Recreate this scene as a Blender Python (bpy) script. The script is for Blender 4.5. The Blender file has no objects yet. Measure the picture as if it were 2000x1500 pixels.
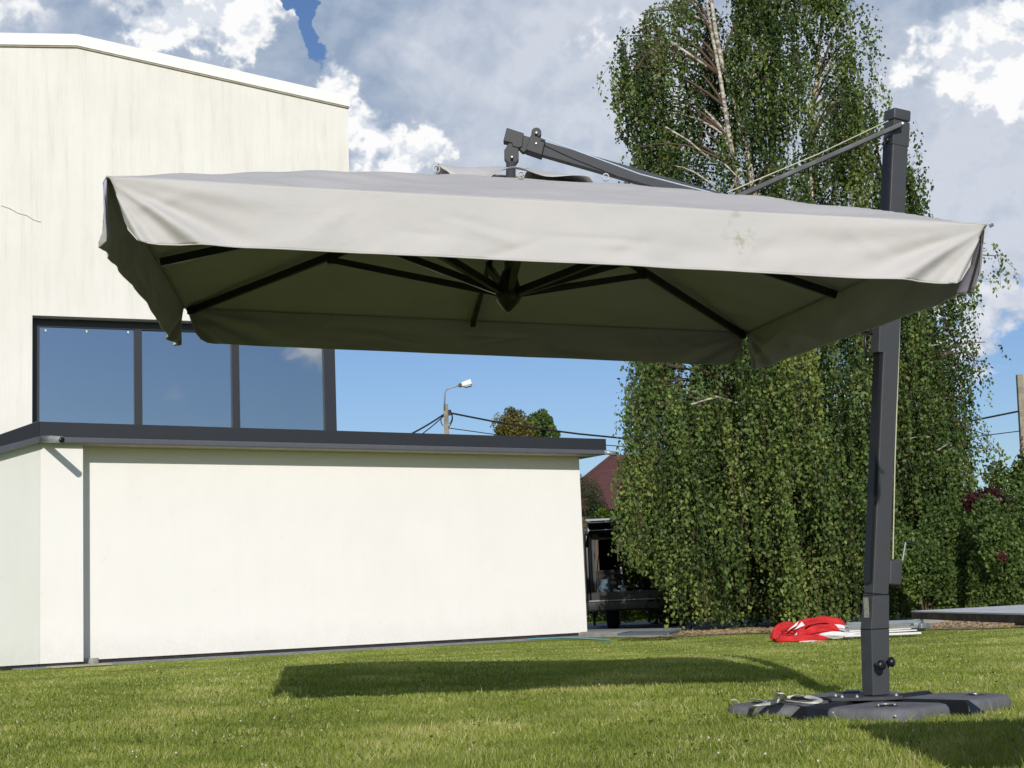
import bpy, math, random
import numpy as np
from mathutils import Vector, Matrix
random.seed(7); RNG = np.random.default_rng(11)
S = bpy.context.scene
COL = S.collection

# ------------------------------------------------------------------ camera
EYE = np.array([0, 0, .57]); F = 3000.
ROLL = .042; PITCH = math.atan((1177-750)*math.cos(ROLL)/F)
Rm = (Matrix.Rotation(math.pi/2+PITCH, 3, 'X') @ Matrix.Rotation(-ROLL, 3, 'Z'))
RN = np.array(Rm)
cam = bpy.data.cameras.new('camera'); co = bpy.data.objects.new('camera', cam); COL.objects.link(co)
cam.sensor_width = 36; cam.lens = 54; cam.clip_start = .05; cam.clip_end = 5000
co.matrix_world = Matrix.Translation(EYE) @ Rm.to_4x4()
S.camera = co
def ray(px, py): return RN @ np.array([(px-1000)/F, -(py-750)/F, -1.])
def P(px, py, Y):                       # point at depth Y seen in that direction
    d = ray(px, py); return EYE + d*Y/d[1]
def G(px, py, z=0):                     # point at height z
    d = ray(px, py); return EYE + d*(z-EYE[2])/d[2]

# ------------------------------------------------------------------ node helper
class NT:
    def __init__(s, tree): s.t = tree; s.n = tree.nodes; s.l = tree.links
    def node(s, kind, **kw):
        n = s.n.new(kind)
        for k, v in kw.items():
            if k == 'ins':
                for a, b in v.items(): s.set(n, a, b)
            else: setattr(n, k, v)
        return n
    def set(s, n, a, b):
        inp = n.inputs[a]
        if isinstance(b, bpy.types.NodeSocket): s.l.new(b, inp)
        else: inp.default_value = b
    def m(s, op, a, b=None, c=None, clamp=False):
        n = s.n.new('ShaderNodeMath'); n.operation = op; n.use_clamp = clamp
        s.set(n, 0, a)
        if b is not None: s.set(n, 1, b)
        if c is not None: s.set(n, 2, c)
        return n.outputs[0]
    def v(s, op, a, b=None, out=0):
        n = s.n.new('ShaderNodeVectorMath'); n.operation = op; s.set(n, 0, a)
        if b is not None: s.set(n, 3 if op == 'SCALE' else 1, b)
        return n.outputs[out]
    def sm(s, x, lo, hi, a=0., b=1., kind='SMOOTHSTEP'):
        n = s.n.new('ShaderNodeMapRange'); n.interpolation_type = kind
        for i, q in enumerate((x, lo, hi, a, b)): s.set(n, i, q)
        return n.outputs[0]
    def noise(s, vec, scale, detail=4, rough=.5, dist=0., out=0):
        n = s.n.new('ShaderNodeTexNoise')
        if vec is not None: s.l.new(vec, n.inputs['Vector'])
        n.inputs['Scale'].default_value = scale; n.inputs['Detail'].default_value = detail
        n.inputs['Roughness'].default_value = rough; n.inputs['Distortion'].default_value = dist
        return n.outputs[out]
    def mix(s, f, a, b, blend='MIX'):
        n = s.n.new('ShaderNodeMix'); n.data_type = 'RGBA'; n.blend_type = blend
        s.set(n, 0, f)
        for i, q in ((6, a), (7, b)):
            if isinstance(q, tuple) and len(q) == 3: q = (*q, 1)
            s.set(n, i, q)
        return n.outputs[2]
    def mapping(s, vec, scale):
        n = s.n.new('ShaderNodeMapping'); s.l.new(vec, n.inputs[0]); n.inputs['Scale'].default_value = scale
        return n.outputs[0]

# ------------------------------------------------------------------ world: sky with clouds
SUN_D = Vector((-.026, 1, -.43)).normalized()     # the way the light travels
el = math.asin(-SUN_D.z); az = math.atan2(-SUN_D.x, -SUN_D.y)
W = bpy.data.worlds.new('World'); S.world = W; W.use_nodes = True
w = NT(W.node_tree); w.n.clear()
sky = w.node('ShaderNodeTexSky', sky_type='NISHITA'); sky.sun_disc = False
sky.sun_elevation = el; sky.sun_rotation = az; sky.altitude = 100; sky.air_density = 1.; sky.dust_density = .4; sky.ozone_density = 2.
D = w.node('ShaderNodeTexCoord').outputs['Generated']
Dw = w.v('ADD', D, w.v('SCALE', w.v('SUBTRACT', w.noise(D, 15, 9, .58, out=1), (.5, .5, .5)), .16))
def blobs(lst, vec):
    acc = None
    for px, py, r, amp, asp in lst:
        c = ray(px, py); c = c/np.linalg.norm(c)
        k = w.v('SUBTRACT', vec, tuple(c)); k = w.v('MULTIPLY', k, (1/asp, 1/asp, 1.))
        q = w.sm(w.v('LENGTH', k, out=1), r/F*1.5, r/F*.1, 0., amp)
        acc = q if acc is None else w.m('ADD', acc, q)
    return acc
COVER = [(60, 10, 230, .9, 1.5), (330, 60, 190, .9, 1.3), (480, 130, 130, .8, 1.2), (690, 60, 120, .8, 1), (930, 70, 300, 1.1, 1.4),
         (1120, 170, 210, .9, 1.3), (720, 250, 120, .9, 1), (850, 310, 80, .9, 1), (960, 270, 190, 1., 1.7), (1180, 290, 110, .7, 1.5), (200, 200, 200, .8, 2), (560, 230, 120, .6, 1.2), (1230, 80, 130, .7, 1),
         (1850, 100, 270, 1.1, 1.2), (1900, 330, 190, .95, 1.5), (1690, 300, 190, .75, 1.3), (1560, 150, 250, .5, 1), (1400, -60, 220, .6, 1.5), (300, -180, 300, .7, 2.5),
         (1300, -330, 400, .8, 2), (1950, 590, 45, .32, 3.), (1135, 812, 22, .22, 2), (2500, 200, 500, .8, 1.5), (-600, 250, 450, .8, 1.4),
         (440, -10, 60, -2.2, 1.2), (548, -10, 88, -1.5, .9), (560, 50, 84, -1.5, .85), (588, 112, 96, -1.6, .85), (612, 150, 60, -1.1, .8), (1275, 10, 55, -2., 1), (915, 322, 50, -2., 1.2)]
WHITE = [(400, 45, 100, 1.0, 1.5), (270, 15, 80, .7, 1), (90, 15, 90, .6, 1.4), (440, 100, 80, .8, 1.4), (700, 230, 100, 1.2, .9), (735, 300, 90, 1.1, 1.1), (845, 300, 82, 1.4, 1),
         (1230, 110, 130, 1.1, 1), (605, 60, 50, .5, .8), (1945, 125, 105, 1.2, 1.1), (1885, 215, 75, .8, 1.1), (1990, 10, 60, .5, 1.2), (1760, 40, 90, -.5, 1.2), (1770, 260, 90, -.3, 1.5), (650, 170, 50, .8, 1), (2500, 150, 300, .8, 1.5), (-500, 200, 300, .8, 1.4),
         (930, 170, 240, -1.1, 1.8), (1100, 280, 150, -.7, 1.6), (420, 165, 90, -.7, 2), (150, 90, 120, -.5, 1.8), (1880, 370, 140, -1., 2)]
Dst = w.v('MULTIPLY', D, (1, 1, 1.15))
def puff(vec):                                                    # noise built from rounded lobes with creases between them
    acc = w.m('MULTIPLY', w.noise(vec, 8, 2, .5), .55)
    for sc, am in ((13, .42), (27, .24), (55, .14), (115, .085), (240, .05)):
        a = w.m('ABSOLUTE', w.m('SUBTRACT', w.noise(w.v('ADD', vec, (sc*.37, 1.7, sc*.11)), sc, 0, .5), .5))
        acc = w.m('ADD', acc, w.m('MULTIPLY', a, am*2.1))
    return w.m('ADD', acc, .06)
n1 = puff(Dst)
n2 = puff(w.v('ADD', Dst, (-.0035, .0, .010)))     # same field a little higher: lit tops against shaded bases
low = w.noise(D, 2.2, 3, .5)
Dx = w.node('ShaderNodeSeparateXYZ', ins={0: D}).outputs
back = w.sm(Dx[1], .75, .2)                                       # scattered cumulus beyond the frame too
up = w.sm(Dx[2], .02, .25)
cov = w.m('ADD', blobs(COVER, Dw), w.m('MULTIPLY', w.m('MULTIPLY', w.sm(low, .52, .70), back), up))
dens = w.m('ADD', w.m('SUBTRACT', cov, .36), w.m('MULTIPLY', w.m('SUBTRACT', n1, .5), w.sm(cov, -.1, .35, .9, 2.6)))
alpha = w.sm(dens, -.02, .42)
wh = blobs(WHITE, Dw)
rel = w.m('SUBTRACT', n1, n2)
edge = w.sm(dens, .9, .1)                                         # thin rims of the clouds are bright
soft = w.noise(D, 4.5, 4, .5)
mott = w.m('MULTIPLY', w.m('ADD', w.m('MULTIPLY', rel, 3.2), w.m('MULTIPLY', w.m('SUBTRACT', n1, .5), 1.2)), w.m('ADD', w.m('MULTIPLY', w.sm(wh, .0, .4), 1.1), w.m('ADD', .22, w.m('MULTIPLY', edge, .7))))
lit = w.m('ADD', w.m('ADD', w.m('MULTIPLY', wh, 1.25), mott), w.m('ADD', w.m('MULTIPLY', back, .35), w.m('MULTIPLY', edge, .22)))
litm = w.sm(lit, -.1, 1.1)
base = w.mix(w.m('ADD', w.sm(soft, .36, .64), w.m('MULTIPLY', rel, 1.5), clamp=True), (3.3, 4.3, 5.9), (6.9, 7.4, 8.4))
cloud = w.mix(litm, base, w.mix(w.sm(w.m('ADD', w.m('MULTIPLY', rel, 6.), n1), .25, .8), (8.0, 8.5, 9.3), (10.9, 10.9, 10.9)))
tint = w.mix(1., sky.outputs[0], (.74, .84, 1.06), 'MULTIPLY')
out = w.mix(alpha, tint, cloud)
bg = w.node('ShaderNodeBackground', ins={0: out, 1: .09})
w.node('ShaderNodeOutputWorld', ins={0: bg.outputs[0]})

sun = bpy.data.lights.new('sun', 'SUN'); sun.energy = 3.6; sun.angle = math.radians(.55); sun.color = (1, .965, .90)
so = bpy.data.objects.new('sun', sun); COL.objects.link(so); so.rotation_euler = SUN_D.to_track_quat('-Z', 'Y').to_euler(); so.location = (0, -10, 20)
S.view_settings.view_transform = 'Standard'; S.view_settings.look = 'None'; S.view_settings.gamma = 1
S.view_settings.exposure = 0; S.view_settings.use_curve_mapping = False
S.cycles.max_bounces = 8; S.cycles.transparent_max_bounces = 12

# ------------------------------------------------------------------ materials
def mat(name, col, rough=.7, metal=0., spec=.5, var=0., vscale=8., bump=0., bscale=40., col2=None, coat=0., detail=5, stretch=None, **kw):
    m = bpy.data.materials.new(name); m.use_nodes = True; t = NT(m.node_tree)
    b = t.n['Principled BSDF']; b.inputs['Roughness'].default_value = rough; b.inputs['Metallic'].default_value = metal
    b.inputs['Specular IOR Level'].default_value = spec; b.inputs['Coat Weight'].default_value = coat
    oc = t.node('ShaderNodeTexCoord').outputs['Object']
    if stretch: oc = t.mapping(oc, stretch)
    c = (*col, 1)
    if var or col2:
        n = t.noise(oc, vscale, detail, .6)
        c2 = col2 or tuple(x*(1-var) for x in col)
        c = t.mix(t.sm(n, .35, .68), tuple(col), tuple(c2))
        t.l.new(c, b.inputs['Base Color'])
        t.l.new(t.sm(n, .3, .7, max(0, rough-.08), min(1, rough+.1)), b.inputs['Roughness'])
    else: b.inputs['Base Color'].default_value = c
    if bump:
        bn = t.node('ShaderNodeBump', ins={'Strength': bump, 'Distance': .01, 'Height': t.noise(oc, bscale, 6, .6)})
        t.l.new(bn.outputs[0], b.inputs['Normal'])
    m['nt'] = 1
    return m
def plaster(name, c1, c2, streak, rough=.9):
    m = bpy.data.materials.new(name); m.use_nodes = True; t = NT(m.node_tree); b = t.n['Principled BSDF']
    oc = t.node('ShaderNodeTexCoord').outputs['Object']
    n = t.noise(oc, .9, 6, .6); st = t.noise(t.mapping(oc, (5, 5, .35)), 1.6, 6, .65)
    fine = t.noise(t.mapping(oc, (22, 22, 1.6)), 1.6, 6, .7)
    c = t.mix(t.sm(n, .35, .7), c1, c2)
    stf = t.m('MULTIPLY', t.m('MULTIPLY', t.sm(st, .38, .8), t.sm(fine, .3, .75, .15, 1.)), streak*1.1)
    c = t.mix(stf, c, tuple(x*k for x, k in zip(c2, (.66, .66, .6))))
    zz = t.node('ShaderNodeSeparateXYZ', ins={0: oc}).outputs[2]
    dirt = t.m('MULTIPLY', t.sm(t.m('ADD', zz, t.m('MULTIPLY', t.noise(oc, 3.5, 6, .65), -.55)), .22, -.22), t.sm(t.noise(oc, 26, 5, .65), .3, .7, .35, 1.))
    c = t.mix(t.m('MULTIPLY', dirt, .28), c, (.50, .49, .40))
    sp = t.sm(t.noise(oc, 7, 2, .5), .735, .77); c = t.mix(t.m('MULTIPLY', sp, .10), c, (.45, .42, .34))
    t.l.new(c, b.inputs['Base Color']); b.inputs['Roughness'].default_value = rough; b.inputs['Specular IOR Level'].default_value = .2
    h = t.m('ADD', t.noise(oc, 120, 3, .6), t.m('MULTIPLY', t.noise(oc, 2.2, 3, .5), 6))
    bn = t.node('ShaderNodeBump', ins={'Strength': .25, 'Distance': .006, 'Height': h}); t.l.new(bn.outputs[0], b.inputs['Normal'])
    return m
def leafmat(name, c1, c2, c3, trans=.35, rough=.45, spec=.4):
    m = bpy.data.materials.new(name); m.use_nodes = True; t = NT(m.node_tree); b = t.n['Principled BSDF']; out = t.n['Material Output']
    at = t.node('ShaderNodeAttribute', attribute_name='v').outputs['Fac']
    oc = t.node('ShaderNodeTexCoord').outputs['Object']
    big = t.noise(oc, 1.3, 3, .5)
    c = t.mix(t.sm(at, .0, .75), c1, c2); c = t.mix(t.sm(at, .86, 1., 0, 1), c, c3)
    c = t.mix(t.sm(big, .4, .65, 0, .55), c, c1)
    b.inputs['Roughness'].default_value = rough; b.inputs['Specular IOR Level'].default_value = spec
    t.l.new(c, b.inputs['Base Color'])
    tr = t.node('ShaderNodeBsdfTranslucent'); t.l.new(t.mix(1., c, (1.15, 1.1, .5), 'MULTIPLY'), tr.inputs[0])
    mx = t.node('ShaderNodeMixShader', ins={0: trans, 1: b.outputs[0], 2: tr.outputs[0]}); t.l.new(mx.outputs[0], out.inputs[0])
    return m
M = {}
M['plaster'] = plaster('smooth_plaster', (.84, .81, .77), (.82, .79, .745), .07)
M['plaster_shaded'] = plaster('shaded_plaster', (.79, .785, .735), (.77, .765, .70), .12)  # same plaster, darker and greener: the turned wall's shade put into its colour
M['plaster_old'] = plaster('weathered_plaster', (.79, .765, .71), (.75, .72, .66), .5)
M['white_trim'] = mat('white_trim', (.86, .85, .82), .5, var=.05)
M['plinth'] = mat('plinth', (.035, .033, .032), .9, var=.4, vscale=5)
M['foam_edge'] = mat('foam_edge', (.11, .028, .022), .9)
M['anthracite'] = mat('anthracite_sheet', (.028, .030, .036), .42, spec=.5, var=.15, vscale=3)
M['gutter'] = mat('gutter_grey', (.10, .105, .12), .4, var=.1)
M['soffit'] = mat('soffit', (.42, .38, .30), .8, var=.2)
M['frame'] = mat('window_frame', (.022, .024, .030), .4)
M['inside'] = mat('dim_interior', (.10, .12, .14), .9)
M['blind'] = mat('blind_slats', (.27, .31, .35), .6)
M['pipe'] = mat('zinc_pipe', (.32, .34, .35), .4, metal=.3, var=.2)
M['metal'] = mat('graphite_metal', (.058, .060, .066), .5, spec=.4, var=.10, vscale=14)
M['metal_head'] = mat('dark_bracket_metal', (.036, .037, .040), .55, spec=.3)
M['metal_dark'] = mat('dark_metal', (.012, .013, .016), .38, var=.1)
M['bolt'] = mat('steel_bolt', (.45, .45, .45), .45, metal=.8)
M['rope'] = mat('rope', (.55, .53, .38), .8, bump=.3, bscale=400)
M['rope_blue'] = mat('pale_rope', (.50, .60, .70), .7, bump=.3, bscale=400)
M['knob'] = mat('black_plastic', (.010, .010, .012), .35)
M['rubber'] = mat('grey_slab', (.165, .168, .182), .85, var=.28, vscale=9, bump=.3, bscale=60)
M['sticker'] = mat('sticker', (.42, .42, .36), .6, var=.35, vscale=60)
M['strap'] = mat('cotton_strap', (.74, .71, .62), .9, var=.15, vscale=30, bump=.2, bscale=300)
M['red'] = mat('red_nylon', (.60, .018, .018), .8, var=.35, vscale=6, bump=.3, bscale=25)
M['white_cloth'] = mat('white_nylon', (.75, .72, .72), .6, var=.1, bump=.2, bscale=25)
M['pole_grey'] = mat('grey_poles', (.20, .23, .25), .35, metal=.5, var=.2)
M['table_top'] = mat('worn_table_top', (.72, .72, .73), .6, var=.2, vscale=5, bump=.1)
M['table_edge'] = mat('brown_table_edge', (.085, .045, .035), .8, var=.5, vscale=30, bump=.3)
M['van_paint'] = mat('black_van_paint', (.006, .007, .008), .38, spec=.3)
M['van_inside'] = mat('van_interior', (.010, .011, .014), .9, var=.3, vscale=4)
M['bumper'] = mat('bumper', (.012, .012, .014), .35)
M['rack'] = mat('rack_alu', (.22, .25, .26), .4, metal=.5)
M['beige'] = mat('beige_panel', (.03, .029, .028), .9)
M['white_thing'] = mat('white_board', (.8, .8, .8), .6)
M['blue_bag'] = mat('blue_grey_bag', (.12, .19, .25), .6, var=.4, vscale=12, bump=.4, bscale=20)
M['tyre'] = mat('tyre', (.012, .012, .012), .9)
M['dirt'] = mat('soil', (.05, .04, .025), 1., var=.4)
M['dry'] = mat('dry_grass_soil', (.46, .36, .22), 1., col2=(.26, .20, .12), vscale=9, bump=.8, bscale=30)
M['concrete'] = mat('concrete', (.30, .29, .27), .9, var=.3, vscale=6, bump=.3)
M['concrete_grey'] = mat('grey_concrete', (.22, .23, .24), .9, var=.25, vscale=10, bump=.3)
M['stone'] = mat('broken_stone', (.36, .34, .29), .9, var=.35, vscale=12, bump=.6, bscale=30)
M['hose'] = mat('teal_hose', (.08, .24, .26), .4)
M['grate'] = mat('grate', (.10, .13, .16), .6)
M['roof_red'] = mat('brown_red_roof', (.12, .045, .040), .75, var=.2, vscale=2)
M['far_wall'] = mat('far_wall', (.10, .07, .05), .9, var=.1)
M['wood_pole'] = mat('concrete_pole', (.30, .26, .20), .9, var=.3, vscale=6)
M['cable'] = mat('cable', (.008, .008, .012), .6)
M['lamp_white'] = mat('lamp_white', (.75, .76, .78), .4)
M['bark'] = mat('birch_bark', (.62, .56, .46), .85, col2=(.10, .08, .06), vscale=7, detail=6, stretch=(1, 1, 3.), bump=.5, bscale=12)
M['twig'] = mat('twig', (.10, .065, .045), .9)
M['leaf'] = leafmat('birch_leaf', (.040, .074, .018), (.155, .225, .055), (.27, .32, .08), .32, .5, .3)
M['leaf_bright'] = leafmat('bright_leaf', (.075, .12, .014), (.13, .19, .02), (.22, .25, .03), .35)
M['leaf_dark'] = leafmat('dark_leaf', (.025, .046, .014), (.055, .09, .022), (.09, .13, .03), .2)
M['leaf_red'] = leafmat('purple_leaf', (.035, .010, .012), (.06, .016, .016), (.10, .03, .02), .2)
M['leaf_crimson'] = leafmat('crimson_leaf', (.06, .02, .014), (.12, .03, .02), (.2, .06, .03), .2)
M['leaf_autumn'] = leafmat('yellowing_leaf', (.12, .12, .03), (.20, .17, .04), (.32, .22, .04), .35)
M['grass'] = leafmat('grass_blade', (.205, .27, .045), (.43, .49, .11), (.70, .64, .32), .45, rough=.5, spec=.25)
M['flower'] = mat('clover_white', (.52, .50, .42), .8)
M['orange'] = mat('orange_petal', (.8, .22, .03), .7)
def lawn_mat():
    m = bpy.data.materials.new('lawn_soil'); m.use_nodes = True; t = NT(m.node_tree); b = t.n['Principled BSDF']
    oc = t.node('ShaderNodeTexCoord').outputs['Object']
    c = t.mix(t.sm(t.noise(oc, 3, 6, .6), .35, .7), (.15, .20, .04), (.22, .27, .06))
    c = t.mix(t.sm(t.noise(oc, 60, 5, .7), .4, .7, 0, .6), c, (.30, .28, .10))
    t.l.new(c, b.inputs['Base Color']); b.inputs['Roughness'].default_value = 1
    b.inputs['Specular IOR Level'].default_value = 0
    bn = t.node('ShaderNodeBump', ins={'Strength': .8, 'Distance': .02, 'Height': t.noise(oc, 70, 6, .7)}); t.l.new(bn.outputs[0], b.inputs['Normal'])
    return m
M['lawn'] = lawn_mat()
def fabric_mat():
    m = bpy.data.materials.new('grey_canvas'); m.use_nodes = True; t = NT(m.node_tree); b = t.n['Principled BSDF']; out = t.n['Material Output']
    oc = t.node('ShaderNodeTexCoord').outputs['Object']
    c = t.mix(t.sm(t.noise(oc, 2.5, 6, .6), .35, .7), (.53, .505, .485), (.50, .48, .465))
    # green moss stain on the front flap, where the cloth itself is dirty
    st = P(1445, 455, 5.1) - ROOT
    dd = t.v('LENGTH', t.v('MULTIPLY', t.v('SUBTRACT', oc, tuple(st)), (1., .25, .55)), out=1)
    sf = t.m('MULTIPLY', t.sm(dd, .085, .0), t.sm(t.noise(oc, 28, 6, .7), .46, .66))
    c = t.mix(t.m('MULTIPLY', sf, .55), c, (.20, .21, .08))
    c = t.mix(t.sm(t.noise(oc, 90, 3, .5), .70, .78, 0, .3), c, (.3, .28, .25))
    t.l.new(c, b.inputs['Base Color']); b.inputs['Roughness'].default_value = .75; b.inputs['Specular IOR Level'].default_value = .25
    b.inputs['Sheen Weight'].default_value = .1
    h = t.m('ADD', t.m('MULTIPLY', t.noise(oc, 900, 2, .5), .02), t.m('ADD', t.noise(oc, 2.6, 3, .5, .3), t.m('MULTIPLY', t.noise(t.mapping(oc, (1, 1, 1.6)), 8, 3, .5, .5), .17)))
    bn = t.node('ShaderNodeBump', ins={'Strength': .5, 'Distance': .05, 'Height': h}); t.l.new(bn.outputs[0], b.inputs['Normal'])
    return m
M['inner_tint'] = mat('tinted_inner_canvas', (.43, .395, .525), .85, spec=.1, var=.08, vscale=3)  # inner cloth colour shifted violet to cancel green light bounced off the grass
def glass_mat():
    m = bpy.data.materials.new('coated_glass'); m.use_nodes = True; t = NT(m.node_tree); out = t.n['Material Output']
    oc = t.node('ShaderNodeTexCoord').outputs['Object']
    g = t.node('ShaderNodeBsdfGlossy', ins={0: (.84, .89, .94, 1), 1: .015}); tr = t.node('ShaderNodeBsdfTransparent', ins={0: (.45, .55, .6, 1)})
    bn = t.node('ShaderNodeBump', ins={'Strength': .06, 'Distance': .02, 'Height': t.noise(oc, 1.2, 2, .5)}); t.l.new(bn.outputs[0], g.inputs['Normal'])
    mx = t.node('ShaderNodeMixShader', ins={0: .42, 1: tr.outputs[0], 2: g.outputs[0]}); t.l.new(mx.outputs[0], out.inputs[0])
    return m
M['glass'] = glass_mat()

# ------------------------------------------------------------------ object helpers
ORG = {}
def tag(o, label=None, cat=None, group=None, kind=None):
    if label: o['label'] = label
    if cat: o['category'] = cat
    if group: o['group'] = group
    if kind: o['kind'] = kind
    return o
def empty(name, loc, label, cat, group=None):
    o = bpy.data.objects.new(name, None); COL.objects.link(o); o.location = tuple(loc); o.empty_display_size = .1
    ORG[o] = np.array(loc, float); return tag(o, label, cat, group)
class MB:
    def __init__(s): s.v = []; s.f = []; s.mi = []
    def add(s, vs, fs, mi=0):
        k = len(s.v); s.v += [tuple(map(float, x)) for x in vs]; s.f += [tuple(i+k for i in f) for f in fs]; s.mi += [mi]*len(fs)
        return s
    def hexa(s, b, t, mi=0):            # two loops of four points
        return s.add(list(b)+list(t), [(3, 2, 1, 0), (4, 5, 6, 7), (0, 1, 5, 4), (1, 2, 6, 5), (2, 3, 7, 6), (3, 0, 4, 7)], mi)
    def box(s, c, d, rz=0, mi=0, ax=None):
        c = np.array(c, float); x, y, z = [q/2 for q in d]
        if ax is None: ax = np.array([[math.cos(rz), math.sin(rz), 0], [-math.sin(rz), math.cos(rz), 0], [0, 0, 1]])
        q = lambda a, b_, e: c + ax[0]*a + ax[1]*b_ + ax[2]*e
        return s.hexa([q(-x, -y, -z), q(x, -y, -z), q(x, y, -z), q(-x, y, -z)], [q(-x, -y, z), q(x, -y, z), q(x, y, z), q(-x, y, z)], mi)
    def prism(s, poly, d, mi=0):        # planar polygon extruded along vector d
        n = len(poly); a = [np.array(p, float) for p in poly]; b = [p+np.array(d, float) for p in a]
        fs = [tuple(range(n))[::-1], tuple(range(n, 2*n))] + [(i, (i+1) % n, n+(i+1) % n, n+i) for i in range(n)]
        return s.add(a+b, fs, mi)
    def bar(s, a, b, wx, wy, side=(0, 1, 0), mi=0, w2=None):   # box beam from a to b
        a = np.array(a, float); b = np.array(b, float); d = (b-a)/np.linalg.norm(b-a)
        u = np.cross(d, side); u /= np.linalg.norm(u); v = np.cross(d, u)
        x, y = wx/2, wy/2; X, Y = (w2[0]/2, w2[1]/2) if w2 else (x, y)
        return s.hexa([a-u*x-v*y, a+u*x-v*y, a+u*x+v*y, a-u*x+v*y], [b-u*X-v*Y, b+u*X-v*Y, b+u*X+v*Y, b-u*X+v*Y], mi)
    def tube(s, pts, r, n=8, mi=0, cap=True):
        pts = [np.array(p, float) for p in pts]; m = len(pts)
        rs = r if hasattr(r, '__len__') else [r]*m; vs = []; u = None
        for i, p in enumerate(pts):
            d = pts[min(i+1, m-1)]-pts[max(i-1, 0)]; d = d/(np.linalg.norm(d)+1e-9)
            if u is None: u = np.cross(d, (0, 0, 1) if abs(d[2]) < .9 else (1, 0, 0))
            u = u-d*np.dot(u, d); u /= np.linalg.norm(u); v = np.cross(d, u)
            vs += [p+rs[i]*(u*math.cos(2*math.pi*k/n)+v*math.sin(2*math.pi*k/n)) for k in range(n)]
        fs = [(i*n+k, i*n+(k+1) % n, (i+1)*n+(k+1) % n, (i+1)*n+k) for i in range(m-1) for k in range(n)]
        if cap: fs += [tuple(range(n))[::-1], tuple(range((m-1)*n, m*n))]
        return s.add(vs, fs, mi)
    def lathe(s, c, prof, n=16, axis=(0, 0, 1), mi=0):   # prof: (radius, height along axis)
        c = np.array(c, float); a = np.array(axis, float); a /= np.linalg.norm(a)
        u = np.cross(a, (0, 1, 0) if abs(a[1]) < .9 else (1, 0, 0)); u /= np.linalg.norm(u); v = np.cross(a, u)
        vs = [c+a*h+r*(u*math.cos(2*math.pi*k/n)+v*math.sin(2*math.pi*k/n)) for r, h in prof for k in range(n)]
        m = len(prof); fs = [(i*n+k, i*n+(k+1) % n, (i+1)*n+(k+1) % n, (i+1)*n+k) for i in range(m-1) for k in range(n)]
        fs += [tuple(range(n))[::-1], tuple(range((m-1)*n, m*n))]
        return s.add(vs, fs, mi)
    def build(s, name, mats, parent=None, loc=None, smooth=False, bevel=0., seg=2):
        me = bpy.data.meshes.new(name)
        off = ORG[parent] if parent is not None else (np.array(loc, float) if loc is not None else np.zeros(3))
        me.from_pydata([tuple(np.array(v)-off) for v in s.v], [], s.f)
        for m_ in (mats if isinstance(mats, (list, tuple)) else [mats]): me.materials.append(m_)
        me.polygons.foreach_set('material_index', s.mi)
        me.update()
        if smooth: me.polygons.foreach_set('use_smooth', [True]*len(me.polygons))
        o = bpy.data.objects.new(name, me); COL.objects.link(o)
        if parent is not None: o.parent = parent
        else: o.location = tuple(off)
        ORG[o] = off
        if bevel:
            b = o.modifiers.new('bevel', 'BEVEL'); b.width = bevel; b.segments = seg; b.limit_method = 'ANGLE'; b.angle_limit = .6
            if smooth is False: me.polygons.foreach_set('use_smooth', [True]*len(me.polygons)); o.modifiers.new('wn', 'WEIGHTED_NORMAL')
        return o
def npmesh(name, V, Fc, mats, parent=None, loc=None, attr=None, smooth=False, cols=None):
    """V (n,3), Fc (m,k) faces all of k corners; attr: per-face value copied to its corners' points"""
    me = bpy.data.meshes.new(name); off = ORG[parent] if parent is not None else (np.array(loc, float) if loc is not None else np.zeros(3))
    n, m, k = len(V), len(Fc), Fc.shape[1]
    me.vertices.add(n); me.vertices.foreach_set('co', (V-off).astype(np.float32).ravel())
    me.loops.add(m*k); me.loops.foreach_set('vertex_index', Fc.astype(np.int32).ravel())
    me.polygons.add(m); me.polygons.foreach_set('loop_start', np.arange(0, m*k, k, dtype=np.int32)); me.polygons.foreach_set('loop_total', np.full(m, k, np.int32))
    if attr is not None:
        a = me.attributes.new('v', 'FLOAT', 'POINT'); a.data.foreach_set('value', attr.astype(np.float32))
    if smooth: me.polygons.foreach_set('use_smooth', np.ones(m, bool))
    me.update(calc_edges=True); me.validate()
    me.materials.append(mats)
    o = bpy.data.objects.new(name, me); COL.objects.link(o)
    if parent is not None: o.parent = parent
    else: o.location = tuple(off)
    ORG[o] = off
    return o
def copy_tree(o, parent=None):
    c = o.copy(); COL.objects.link(c)
    if parent is not None: c.parent = parent
    ORG[c] = ORG[o]
    for ch in list(o.children): copy_tree(ch, c)
    return c

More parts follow.
